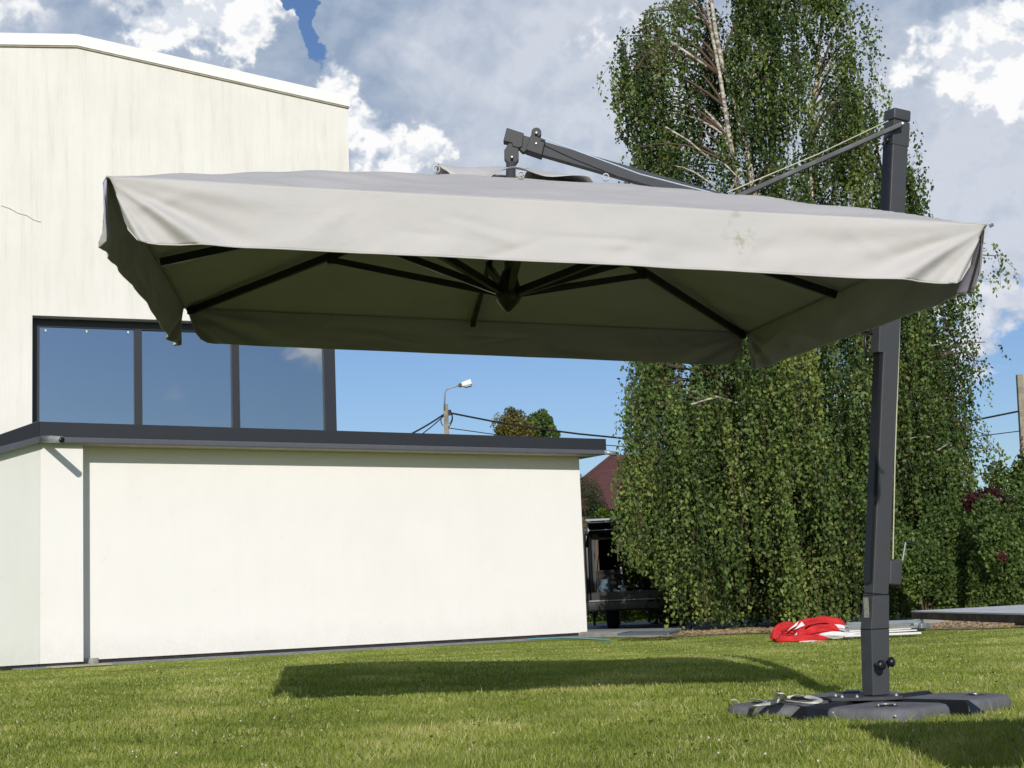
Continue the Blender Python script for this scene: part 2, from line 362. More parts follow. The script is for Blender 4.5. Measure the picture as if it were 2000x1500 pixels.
# ------------------------------------------------------------------ ground
def gz(x, y):                          # lawn with a soft rise between the parasol and the building
    x = np.asarray(x, float); y = np.asarray(y, float)
    side = 1/(1+np.exp((x-1.6+(y-7)*-.10)/.35))
    h = .115*np.exp(-((y-10.6)/3.1)**2)*side
    h = h + .045*np.exp(-((y-12.5)/2.5)**2)/(1+np.exp((x+.3)/.5))
    und = .012*np.sin(x*1.3+y*.55)*np.sin(y*.9-x*.4)*np.exp(-((y-10)/7)**2)*(1/(1+np.exp(-(y-5.5)/.6)))
    far = 1/(1+np.exp((y-18.5)/.8))
    return h*far + und*far
A0 = np.array([-5.76, 20.09, 0]); B0 = np.array([1.01, 24.26, 0]); TD = (B0-A0)/np.linalg.norm(B0-A0)     # foot of the extension's long wall
NRM = np.array([TD[1], -TD[0], 0])                     # out of that wall, towards the lawn
def grid(x0, x1, y0, y1, nx, ny, zf):
    X, Y = np.meshgrid(np.linspace(x0, x1, nx), np.linspace(y0, y1, ny)); Z = zf(X, Y)
    V = np.stack([X.ravel(), Y.ravel(), Z.ravel()], 1)
    i = np.arange(nx-1)[None, :]+np.arange(ny-1)[:, None]*nx; i = i.ravel()
    return V, np.stack([i, i+1, i+1+nx, i+nx], 1)
V, Fc = grid(-16, 16, -4, 27, 160, 200, gz)
tag(npmesh('lawn', V, Fc, M['lawn'], smooth=True), kind='structure')
V, Fc = grid(-600, 600, -300, 1500, 40, 60, lambda x, y: x*0-.03)
tag(npmesh('ground', V, Fc, M['lawn']), kind='structure')

# grass blades: one mesh nobody could count
def grass():
    Vs, As = [], []
    def scatter(n, y0, y1):
        y = RNG.uniform(y0, y1, n); hw = .36*y+.9; x = RNG.uniform(-1, 1, n)*hw; return x, y
    xs, ys = [], []
    for y0, y1, dens in ((4.2, 5.5, 8500), (5.5, 7, 8200), (7, 9, 6400), (9, 12, 4200), (12, 16, 2500), (16, 24.3, 1350)):
        area = 2*(.36*(y0+y1)/2+.9)*(y1-y0); x, y = scatter(int(area*dens*.95), y0, y1); xs.append(x); ys.append(y)
    x = np.concatenate(xs); y = np.concatenate(ys)
    # keep off the house, its path, the soil strip under the trees
    sdw = (x-A0[0])*NRM[0]+(y-A0[1])*NRM[1]; al = (x-A0[0])*TD[0]+(y-A0[1])*TD[1]
    edge = .42+.06*np.sin(al*3)+.05*np.sin(al*7.3)
    keep = (sdw > edge) & (y < 21.9+.12*np.sin(x*3.1)+.1*np.sin(x*7)-np.clip((x-3.2)*.95, 0, 2.4)) 
    keep &= ~((al > 7.9) & (sdw < 1.05))
    cx, cy = 1.535, 7.02; dd = np.abs(x-cx)+np.abs(y-cy); keep &= dd > .66
    x, y = x[keep], y[keep]; n = len(x)
    def fld(x, y, s, seed):
        r = np.random.default_rng(seed); o = np.zeros_like(x)
        for k in range(6):
            a = r.uniform(0, 6.28); f_ = s*r.uniform(.6, 1.8); o += np.sin((x*math.cos(a)+y*math.sin(a))*f_+r.uniform(0, 6.28))
        return o/6
    patch = fld(x, y, 3.2, 1); pf = fld(x, y, 14, 2)
    h = (.030+.020*RNG.random(n))*(1+.5*patch+.35*pf)*np.clip(.85+.0*y, 0, 2); h = np.clip(h, .014, .085)*np.interp(y, [4, 6, 11, 16, 19], [.95, .85, .62, .34, .26])
    tall = RNG.random(n) < .012; h = np.where(tall, h*1.9, h)
    wd = (.0026+.0022*RNG.random(n))*np.clip(y/6., .85, 3.)
    a = RNG.uniform(0, 2*np.pi, n); lean = RNG.uniform(.1, 1.0, n)*h; la = RNG.uniform(0, 2*np.pi, n)
    z = gz(x, y)-.003
    b = np.stack([x, y, z], 1); wv = np.stack([np.cos(a), np.sin(a), 0*a], 1)*wd[:, None]/2
    ld = np.stack([np.cos(la), np.sin(la), 0*la], 1)
    m_ = b+ld*(lean*.35)[:, None]+np.stack([0*h, 0*h, h*.62], 1); t = b+ld*lean[:, None]+np.stack([0*h, 0*h, h], 1)
    V = np.stack([b-wv, b+wv, m_+wv*.8, m_-wv*.8, t], 1).reshape(-1, 3)
    i = np.arange(n)*5
    T = np.concatenate([np.stack([i, i+1, i+2], 1), np.stack([i, i+2, i+3], 1), np.stack([i+3, i+2, i+4], 1)])
    v = np.clip((.45+.5*patch+.4*pf)+RNG.normal(0, .28, n), 0, 1); dry = RNG.random(n) < .07+.08*(patch < -.25); v[dry] = 1.
    o = npmesh('grass', V, T, M['grass'], attr=np.repeat(v, 5)); tag(o, 'short sunlit green grass of the lawn', 'grass', kind='stuff')
grass()
# clover and daisies dotted over the lawn
mb = MB()
for k in range(230):
    y = random.uniform(4.9, 15)**1.; x = random.uniform(-.36*y, .36*y)
    if abs(x-1.62)+abs(y-7.22) < .75: continue
    z = float(gz(x, y)); r = random.uniform(.0025, .0055); h = random.uniform(.022, .042)
    mb.lathe((x, y, z+h), [(r*.4, -r*.8), (r, -r*.2), (r*.8, r*.6), (r*.2, r)], 6)
tag(mb.build('clover_flowers', M['flower'], smooth=True), 'tiny white clover heads dotted over the lawn', 'flowers', kind='stuff')
# broad-leaved weeds in the turf
def ground_weeds():
    n = 4500; y = RNG.uniform(4.6, 13, n); x = RNG.uniform(-1, 1, n)*(.36*y+.5)
    s = np.sin(x*4+y*2.1)*np.sin(y*3.7-x*1.7); k = (s > .15) & (np.abs(x-1.62)+np.abs(y-7.22) > .75); x, y = x[k], y[k]; n = len(x)
    c = np.stack([x, y, gz(x, y)+RNG.uniform(.012, .035, n)], 1)
    a = RNG.uniform(0, 6.28, n); d = np.stack([np.cos(a), np.sin(a), RNG.uniform(-.2, .6, n)], 1); e = np.stack([-np.sin(a), np.cos(a), RNG.uniform(-.3, .3, n)], 1)
    L = RNG.uniform(.006, .013, n)[:, None]
    V = np.stack([c-d*L, c+e*L*.8, c+d*L, c-e*L*.8], 1).reshape(-1, 3); i = np.arange(n)*4
    o = npmesh('lawn_weeds', V, np.stack([i, i+1, i+2, i+3], 1), M['leaf_bright'], attr=np.repeat(RNG.random(n)*.8, 4))
    tag(o, 'clover and plantain leaves among the grass', 'weeds', kind='stuff')
ground_weeds()

# ------------------------------------------------------------------ building
def onwall(px, py, A, T):
    """point where that direction meets the upright plane through A along T"""
    n = np.array([T[1], -T[0], 0]); d = ray(px, py); k = np.dot(A-EYE, n)/np.dot(d, n); return EYE+d*k
def up(p, z): return np.array([p[0], p[1], z])
house = empty('house', (A0+B0)/2+np.array([0, 3, 0]), 'cream plastered house with pitched roof edge, strip window and low flat roofed extension', 'house')
zb = float(onwall(150, 1290, A0, TD)[2]); zt = float(onwall(600, 876, A0, TD)[2])
BACK = -NRM
EXT_DEPTH = 5.5
C1 = B0+TD*.0; C0 = A0
# extension walls: long wall, right end wall
def quadwall(a, b, z0, z1, th, inward):
    return MB().hexa([up(a, z0), up(b, z0), up(b+inward*th, z0), up(a+inward*th, z0)], [up(a, z1), up(b, z1), up(b+inward*th, z1), up(a+inward*th, z1)])
quadwall(C0, C1, zb, zt, .3, BACK).build('extension_wall', M['plaster'], house)
quadwall(C1+BACK*.302, C1+BACK*EXT_DEPTH, zb, zt, .3, -TD).build('end_wall', M['plaster'], house)
quadwall(C0+BACK*.02+TD*.0, C1+BACK*.02-TD*.03, -.05, zb-.004, .3, BACK).build('plinth', M['plinth'], house)
quadwall(C1+BACK*.33-TD*.03, C1+BACK*EXT_DEPTH-TD*.03, -.05, zb-.004, .25, -TD).build('plinth', M['plinth'], house)
quadwall(C0-NRM*.004, C1-NRM*.004, zb-.006, zb+.012, .05, BACK).build('wall_foot_edge', M['foam_edge'], house)
# projecting pier at the left and the slightly turned wall beyond it
OV = .42                                                # roof overhang
pa = C0+NRM*.30; pl = onwall(78, 1290, pa, TD); pl = up(pl, 0)
ztp = float(onwall(120, 866, pa, TD)[2])
quadwall(pl, pa, zb-.01, ztp, .28, BACK).build('pier_wall', M['plaster'], house)
quadwall(pl+BACK*.02, pa+BACK*.02, -.05, zb-.015, .2, BACK).build('plinth', M['plinth'], house)
ang = math.radians(11); T2 = np.array([TD[0]*math.cos(ang)-TD[1]*math.sin(ang), TD[0]*math.sin(ang)+TD[1]*math.cos(ang), 0]); B2 = np.array([-T2[1], T2[0], 0])
ql = pl-T2*4.5
zl0 = float(onwall(78, 864, pl, T2)[2]); zl1 = float(onwall(0, 884, pl, T2)[2]); tl = np.linalg.norm((onwall(0, 884, pl, T2)-pl)[:2]); slope = (zl1-zl0)/tl
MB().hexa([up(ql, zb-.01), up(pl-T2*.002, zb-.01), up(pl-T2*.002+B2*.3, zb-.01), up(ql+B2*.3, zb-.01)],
          [up(ql, zl0+slope*4.5), up(pl-T2*.002, zl0), up(pl-T2*.002+B2*.3, zl0), up(ql+B2*.3, zl0+slope*4.5)]).build('side_wall', M['plaster_shaded'], house)
quadwall(ql+B2*.02, pl+B2*.02-T2*.01, -.05, zb-.015, .2, B2).build('plinth', M['plinth'], house)
# flat roof: fascia and gutter
fa = C0+NRM*OV; fr = up(onwall(1186, 887, fa, TD), 0)
fl = up(onwall(78, 850, fa, TD), 0)
z_g0 = float(onwall(600, 872, fa, TD)[2]); z_g1 = float(onwall(600, 861, fa, TD)[2]); z_f1 = float(onwall(600, 838, fa, TD)[2])
zL = [float(onwall(79, y_, fa, TD)[2]) for y_ in (864, 852, 823)]; zR = [float(onwall(1185, y_, fa, TD)[2]) for y_ in (888, 879, 857)]
def strip(a, b, za, zb_, off, th):
    a = a-NRM*off; b = b-NRM*off
    return MB().hexa([up(a, za[0]), up(b, zb_[0]), up(b+BACK*th, zb_[0]), up(a+BACK*th, za[0])], [up(a, za[1]), up(b, zb_[1]), up(b+BACK*th, zb_[1]), up(a+BACK*th, za[1])])
strip(fl, fr, (zL[1]+.002, zL[2]), (zR[1]+.002, zR[2]), .015, .12).build('fascia', M['anthracite'], house, bevel=.004)
strip(fl, fr, (zL[0], zL[1]), (zR[0], zR[1]), -.01, .10).build('gutter', M['gutter'], house, bevel=.012)
# right return of fascia and gutter
rr = fr-TD*.0
MB().hexa([up(rr-NRM*.137, zR[1]+.002), up(rr-NRM*.137+BACK*5.2, zR[1]+.002), up(rr-NRM*.137+BACK*5.2-TD*.12, zR[1]+.002), up(rr-NRM*.137-TD*.12, zR[1]+.002)],
          [up(rr-NRM*.137, zR[2]-.002), up(rr-NRM*.137+BACK*5.2, zR[2]-.002), up(rr-NRM*.137+BACK*5.2-TD*.12, zR[2]-.002), up(rr-NRM*.137-TD*.12, zR[2]-.002)]).build('fascia', M['anthracite'], house)
zs = min(zL[0], zR[0])
MB().hexa([up(fl-NRM*.10, zL[0]+.004), up(fr-NRM*.10, zR[0]+.004), up(fr-NRM*.10+BACK*5, zR[0]+.004), up(fl-NRM*.10+BACK*5, zL[0]+.004)],
          [up(fl-NRM*.10, zL[0]+.05), up(fr-NRM*.10, zR[0]+.05), up(fr-NRM*.10+BACK*5, zR[0]+.05), up(fl-NRM*.10+BACK*5, zL[0]+.05)]).build('soffit', M['soffit'], house)
MB().hexa([up(fl-NRM*.14, zL[1]-.02), up(fr-NRM*.14-TD*.13, zR[1]-.02), up(fr-NRM*.14-TD*.13+BACK*5, zR[1]-.02), up(fl-NRM*.14+BACK*5, zL[1]-.02)],
          [up(fl-NRM*.14, zL[1]+.03), up(fr-NRM*.14-TD*.13, zR[1]+.03), up(fr-NRM*.14-TD*.13+BACK*5, zR[1]+.03), up(fl-NRM*.14+BACK*5, zL[1]+.03)]).build('flat_roof', M['anthracite'], house)
# left roof edge falling away
def pt(px, py): return onwall(px, py, fl, T2)
fp = [pt(77, 822), pt(0, 849), pt(0, 872), pt(77, 852)]
def ext(a, b, k): return b+(b-a)*k
e1 = ext(fp[0], fp[1], 3); e2 = ext(fp[3], fp[2], 3)
MB().prism([fp[0], e1, e2, fp[3]], B2*.12).build('fascia', M['anthracite'], house)
g0, g1 = pt(77, 864), pt(0, 886); e3 = ext(g0, g1, 3)
MB().prism([fp[3]-B2*.01, e2-B2*.01, e3-B2*.01, g0-B2*.01], B2*.10).build('gutter', M['gutter'], house)
# drain spouts
s0 = onwall(84, 857, fa+NRM*.03, TD); s1 = s0+NRM*.42+TD*.26+np.array([0, 0, -.03])
s1 = P(120, 859, s0[1]-.45)
MB().tube([s0, s1], .045, 12).tube([s1-(s1-s0)*.03, s1+(s1-s0)*.012], .036, 12, mi=1).build('drain_spout', [M['pipe'], M['knob']], house, smooth=True)
s0 = onwall(1180, 883, fa, TD); s1 = P(1207, 887, s0[1]+.1)
MB().tube([s0, s1], .035, 10).build('drain_spout', M['pipe'], house, smooth=True)

# tall part with the strip window: its own plane, turned a little less
K = np.array([-2.62, 24.6, 0]); ta = math.radians(23.9); T3 = np.array([math.cos(ta), math.sin(ta), 0]); N3 = np.array([T3[1], -T3[0], 0]); B3 = -N3
K = up(onwall(681, 300, K, T3), 0)
w3 = lambda px, py: onwall(px, py, K, T3)
TR = w3(680, 214); RG = w3(150, 97-4); 
def along(p): return float(np.dot(p-K, T3))
Rr = w3(679, 211); Rg = w3(150, 92); Rl = w3(0, 90); k_l = (Rl[2]-Rg[2])/(along(Rl)-along(Rg)); FAR = 5.0
Lft = K-T3*(abs(along(Rl))+FAR); zl = Rl[2]+k_l*(-FAR)
# window opening corners in the wall plane
wl = along(w3(63, 700)); wz1 = [w3(63, 614)[2], w3(640, 641)[2]]; wzb = float(w3(75, 826)[2])-.25
wz = float(w3(300, 624)[2])
pts = lambda s, z, d=0.: K+T3*s+B3*d+np.array([0, 0, z])
th = .30
mbw = MB()
sr = along(Rr)*0
gsz = lambda s: (Rg[2]+(Rr[2]-Rg[2])*(s-along(Rg))/(along(Rr)-along(Rg))) if s > along(Rg) else Rg[2]+k_l*(s-along(Rg))
sL = along(Lft)
# wall above the window and left of it (solid pieces butted end to end)
mbw.hexa([pts(wl, wz), pts(0, wz), pts(0, wz, th), pts(wl, wz, th)], [pts(wl, gsz(wl)), pts(0, gsz(0)), pts(0, gsz(0), th), pts(wl, gsz(wl), th)])
mbw2 = MB()
if along(Rg) > wl: pass
mbw2.hexa([pts(sL, -.05), pts(wl, -.05), pts(wl, -.05, th), pts(sL, -.05, th)], [pts(sL, gsz(sL)), pts(wl, gsz(wl)), pts(wl, gsz(wl), th), pts(sL, gsz(sL), th)])
# the ridge lies right of the opening's left edge: add its wedge so the top follows the roof line
sg = along(Rg)
mbw = MB(); mbw.hexa([pts(wl, wz), pts(sg, wz), pts(sg, wz, th), pts(wl, wz, th)], [pts(wl, gsz(wl)), pts(sg, gsz(sg)), pts(sg, gsz(sg), th), pts(wl, gsz(wl), th)])
mbw.hexa([pts(sg, wz), pts(0, wz), pts(0, wz, th), pts(sg, wz, th)], [pts(sg, gsz(sg)), pts(0, gsz(0)), pts(0, gsz(0), th), pts(sg, gsz(sg), th)])
mbw.v += []; 
allw = MB(); poly = [pts(sL, -.05), pts(wl, -.05), pts(wl, wz), pts(0, wz), pts(0, gsz(0)), pts(sg, gsz(sg)), pts(sL, gsz(sL))]
allw.prism(poly, B3*th).build('tall_wall', M['plaster_old'], house)
DEP = 7.
MB().hexa([pts(0, wz, th+.002), pts(0, wz, DEP), pts(-th, wz, DEP), pts(-th, wz, th+.002)], [pts(0, gsz(0), th+.002), pts(0, gsz(0), DEP), pts(-th, gsz(0), DEP), pts(-th, gsz(0), th+.002)]).build('tall_side_wall', M['plaster_old'], house)
rd = .24                                                # the window sits this far back
MB().hexa([pts(wl-.01, wz-.03, rd+.06), pts(-rd-.02, wz-.03, rd+.06), pts(-rd-.02, wz-.03, DEP), pts(wl-.01, wz-.03, DEP)], [pts(wl-.01, wz-.001, rd+.06), pts(-rd-.02, wz-.001, rd+.06), pts(-rd-.02, wz-.001, DEP), pts(wl-.01, wz-.001, DEP)]).build('soffit', M['soffit'], house)
# roof edge: white boards with a thin drip shadow gap
edge_t = [w3(684, 193-2), w3(150, 66), w3(0, 63)]; 
def roofstrip(s0_, s1_, dz0, dz1, d0, d1, name, m_, ov=0.):
    f0, f1 = gsz(s0_), gsz(s1_)
    MB().hexa([pts(s0_, f0+dz0, d0), pts(s1_+ov, f1+dz0, d0), pts(s1_+ov, f1+dz0, d1), pts(s0_, f0+dz0, d1)], [pts(s0_, f0+dz1, d0), pts(s1_+ov, f1+dz1, d0), pts(s1_+ov, f1+dz1, d1), pts(s0_, f0+dz1, d1)]).build(name, m_, house)
H_t = .185
roofstrip(sg, 0, .012, .012+H_t, -.045, .35, 'roof_edge', M['white_trim'], .03); roofstrip(sL, sg-.001, .012, .012+H_t, -.045, .35, 'roof_edge', M['white_trim'])
roofstrip(sg, 0, -.012, .010, -.03, .33, 'roof_edge_strip', M['soffit'], .02); roofstrip(sL, sg-.001, -.012, .010, -.03, .33, 'roof_edge_strip', M['soffit'])
roofstrip(sg, 0, .05, .15, .352, DEP, 'roof', M['anthracite'], .0); roofstrip(sL, sg-.001, .05, .15, .352, DEP, 'roof', M['anthracite'])
# strip window: frame members, panes, blinds behind the panes, the same round the corner
win = MB(); W0 = rd+.0
sx = lambda px, d=rd: float(np.dot(onwall(px, 740, K+B3*d, T3)-K, T3))
zs_ = lambda px, py, d=rd: float(onwall(px, py, K+B3*d, T3)[2])
zft = zs_(300, 645); zf0 = zs_(300, 835)-.3
send = sx(655)
members = [(sx(63)-.05, sx(77)), (sx(262.5), sx(277.5)), (sx(453.5), sx(467.5)), (sx(633.5), send)]
fr_o = MB()
fr_o.hexa([pts(wl-.02, zft, rd), pts(send, zft, rd), pts(send, zft, rd+.09), pts(wl-.02, zft, rd+.09)], [pts(wl-.02, wz-.002, rd), pts(send, wz-.002, rd), pts(send, wz-.002, rd+.09), pts(wl-.02, wz-.002, rd+.09)])
winf = fr_o.build('window_frame', M['frame'], house)
for a, b in members:
    MB().hexa([pts(a, zf0, rd-.012), pts(b, zf0, rd-.012), pts(b, zf0, rd+.09), pts(a, zf0, rd+.09)], [pts(a, zft-.002, rd-.012), pts(b, zft-.002, rd-.012), pts(b, zft-.002, rd+.09), pts(a, zft-.002, rd+.09)]).build('mullion', M['frame'], winf)
for i in range(3):
    a, b = members[i][1]-.01, members[i+1][0]+.01
    d_ = rd+(.05 if i else .03)
    MB().hexa([pts(a, zf0, d_), pts(b, zf0, d_), pts(b, zf0, d_+.012), pts(a, zf0, d_+.012)], [pts(a, zft+.01, d_), pts(b, zft+.01, d_), pts(b, zft+.01, d_+.012), pts(a, zft+.01, d_+.012)]).build('pane', M['glass'], winf)
    bl = MB(); zz = zf0
    while zz < zft:
        bl.hexa([pts(a+.02, zz, d_+.05), pts(b-.02, zz, d_+.05), pts(b-.02, zz+.004, d_+.072), pts(a+.02, zz+.004, d_+.072)], [pts(a+.02, zz+.003, d_+.05), pts(b-.02, zz+.003, d_+.05), pts(b-.02, zz+.022, d_+.072), pts(a+.02, zz+.022, d_+.072)]); zz += .0255
    tag(bl.build('blind', M['blind'], winf), kind='stuff')
for px in (89, 169, 250): q = onwall(px, 645.5+(px-89)*.022, K+B3*(rd+.0), T3); MB().box(q, (.02, .015, .03), ta).build('clip', M['white_thing'], winf)
# side return of the window and a dim room behind
MB().hexa([pts(send, zf0, rd+.09), pts(send, zf0, DEP), pts(send-.09, zf0, DEP), pts(send-.09, zf0, rd+.09)], [pts(send, wz-.003, rd+.09), pts(send, wz-.003, DEP), pts(send-.09, wz-.003, DEP), pts(send-.09, wz-.003, rd+.09)]).build('window_frame', M['frame'], house)
MB().hexa([pts(wl-.3, zf0, .6), pts(send-.12, zf0, .6), pts(send-.12, zf0, .7), pts(wl-.3, zf0, .7)], [pts(wl-.3, wz-.04, .6), pts(send-.12, wz-.04, .6), pts(send-.12, wz-.04, .7), pts(wl-.3, wz-.04, .7)]).build('room_wall', M['inside'], house)
# crack in the tall wall's plaster
cr = [w3(*q)+N3*.003 for q in ((2, 402), (18, 407), (36, 417), (52, 421), (66, 430), (80, 434))]
MB().tube(cr, .006, 4).build('crack', M['soffit'], house)

# path along the wall, slab, grate, hose, stones
pz = .016
MB().prism([up(A0-TD*.9+NRM*.0, pz-.05), up(A0-TD*.9+NRM*.46, pz-.05), up(B0+NRM*.46+TD*.3, pz-.05), up(B0+NRM*.0+TD*.3, pz-.05)], (0, 0, .05+.004)).build('path', M['concrete_grey'], loc=A0)['kind'] = 'structure'
slab = MB(); a = G(1130, 1246); b = G(1290, 1244)
slab.prism([a, b, b+np.array([.5, 1.9, 0]), a+np.array([.2, 2.6, 0])], (0, 0, .075))
tag(slab.build('concrete_slab', M['concrete'], loc=a, bevel=.01), 'pale concrete slab at the corner of the white extension', 'slab')
ga, gb = G(1208, 1248, .03), G(1305, 1247, .03)
gr = empty('drain_grate', ga, 'blue grey metal grate lying on the concrete slab by the house corner', 'grate')
fr_ = MB()
dv = np.array([.25, 1.1, 0]); u_ = (gb-ga)
for s_ in (0, 1): fr_.bar(ga+u_*s_+np.array([0, 0, .06]), ga+u_*s_+dv+np.array([0, 0, .06]), .03, .03, (0, 0, 1)); fr_.bar(ga+dv*s_+np.array([0, 0, .06]), gb+dv*s_+np.array([0, 0, .06]), .03, .03, (0, 0, 1))
fr_.build('frame', M['grate'], gr); b_ = MB()
for i in range(1, 24): b_.bar(ga+u_*i/24+np.array([0, 0, .058]), ga+u_*i/24+dv+np.array([0, 0, .058]), .008, .02, (0, 0, 1))
tag(b_.build('grate_bars', M['pipe'], gr), kind='stuff')
hp = [G(px, py, .035) for px, py in ((1030, 1249), (1050, 1247.5), (1075, 1246.5), (1105, 1246), (1135, 1247), (1160, 1248.5), (1190, 1250))]
tag(MB().tube(hp, .014, 8).build('garden_hose', M['hose'], loc=hp[0], smooth=True), 'thin teal garden hose lying along the wall foot', 'hose')
def rock(px, py, L, Wd, Hh, lab, seed, z0=.0, mt='stone'):
    r = random.Random(seed); c = G(px, py, z0); mb = MB(); n = 7; lo = []; hi = []
    for i in range(n):
        a = i/n*2*math.pi; k = r.uniform(.8, 1.15)
        q = c+TD*L/2*math.cos(a)*k+NRM*Wd/2*math.sin(a)*k; lo.append(q); hi.append(q+np.array([0, 0, Hh*r.uniform(.75, 1.1)])+(c-q)*.12)
    mb.add(lo+hi, [tuple(range(n))[::-1], tuple(range(n, 2*n))]+[(i, (i+1) % n, n+(i+1) % n, n+i) for i in range(n)])
    return tag(mb.build('stone', M[mt], loc=c, bevel=.01), lab, 'stone')
rock(123, 1300, .2, .16, .085, 'grey broken block, leftmost of three under the wall corner', 1, .0)
rock(153, 1300, .27, .17, .09, 'pale split stone in the middle of three under the wall corner', 2, .0)
rock(183, 1299, .17, .15, .095, 'pointed pale stone, rightmost of three under the wall corner', 3, .0)
q = G(155, 1303, 0); tag(MB().box(q+np.array([0, 0, .02]), (.75, .25, .018), math.atan2(TD[1], TD[0])).build('wooden_board', M['soffit'], loc=q), 'flat brown board under the three stones at the wall', 'board')

# ------------------------------------------------------------------ foliage
def leaves(C, Dn, L, wr=.7, up=None):
    """diamond leaves: C centres (n,3), Dn leaf axis (n,3), L lengths (n)"""
    n = len(C); r = RNG.normal(size=(n, 3)); s = np.cross(Dn, r); s /= np.linalg.norm(s, axis=1)[:, None]+1e-9
    nn = np.cross(Dn, s); L = L[:, None]
    a = C-Dn*L*.5; t = C+Dn*L*.5; m1 = C-Dn*L*.08+s*L*wr*.5+nn*L*.10; m2 = C-Dn*L*.08-s*L*wr*.5+nn*L*.10
    V = np.stack([a, m1, t, m2], 1).reshape(-1, 3); i = np.arange(n)*4
    T = np.concatenate([np.stack([i, i+1, i+2], 1), np.stack([i, i+2, i+3], 1)])
    return V, T
def unit(v): return v/(np.linalg.norm(v, axis=-1, keepdims=True)+1e-9)
def leafobj(name, C, Dn, L, m_, parent, val=None, wr=.72):
    V, T = leaves(C, Dn, L, wr); v = RNG.random(len(C)) if val is None else val
    return npmesh(name, V, T, m_, parent=parent, attr=np.repeat(v, 4))

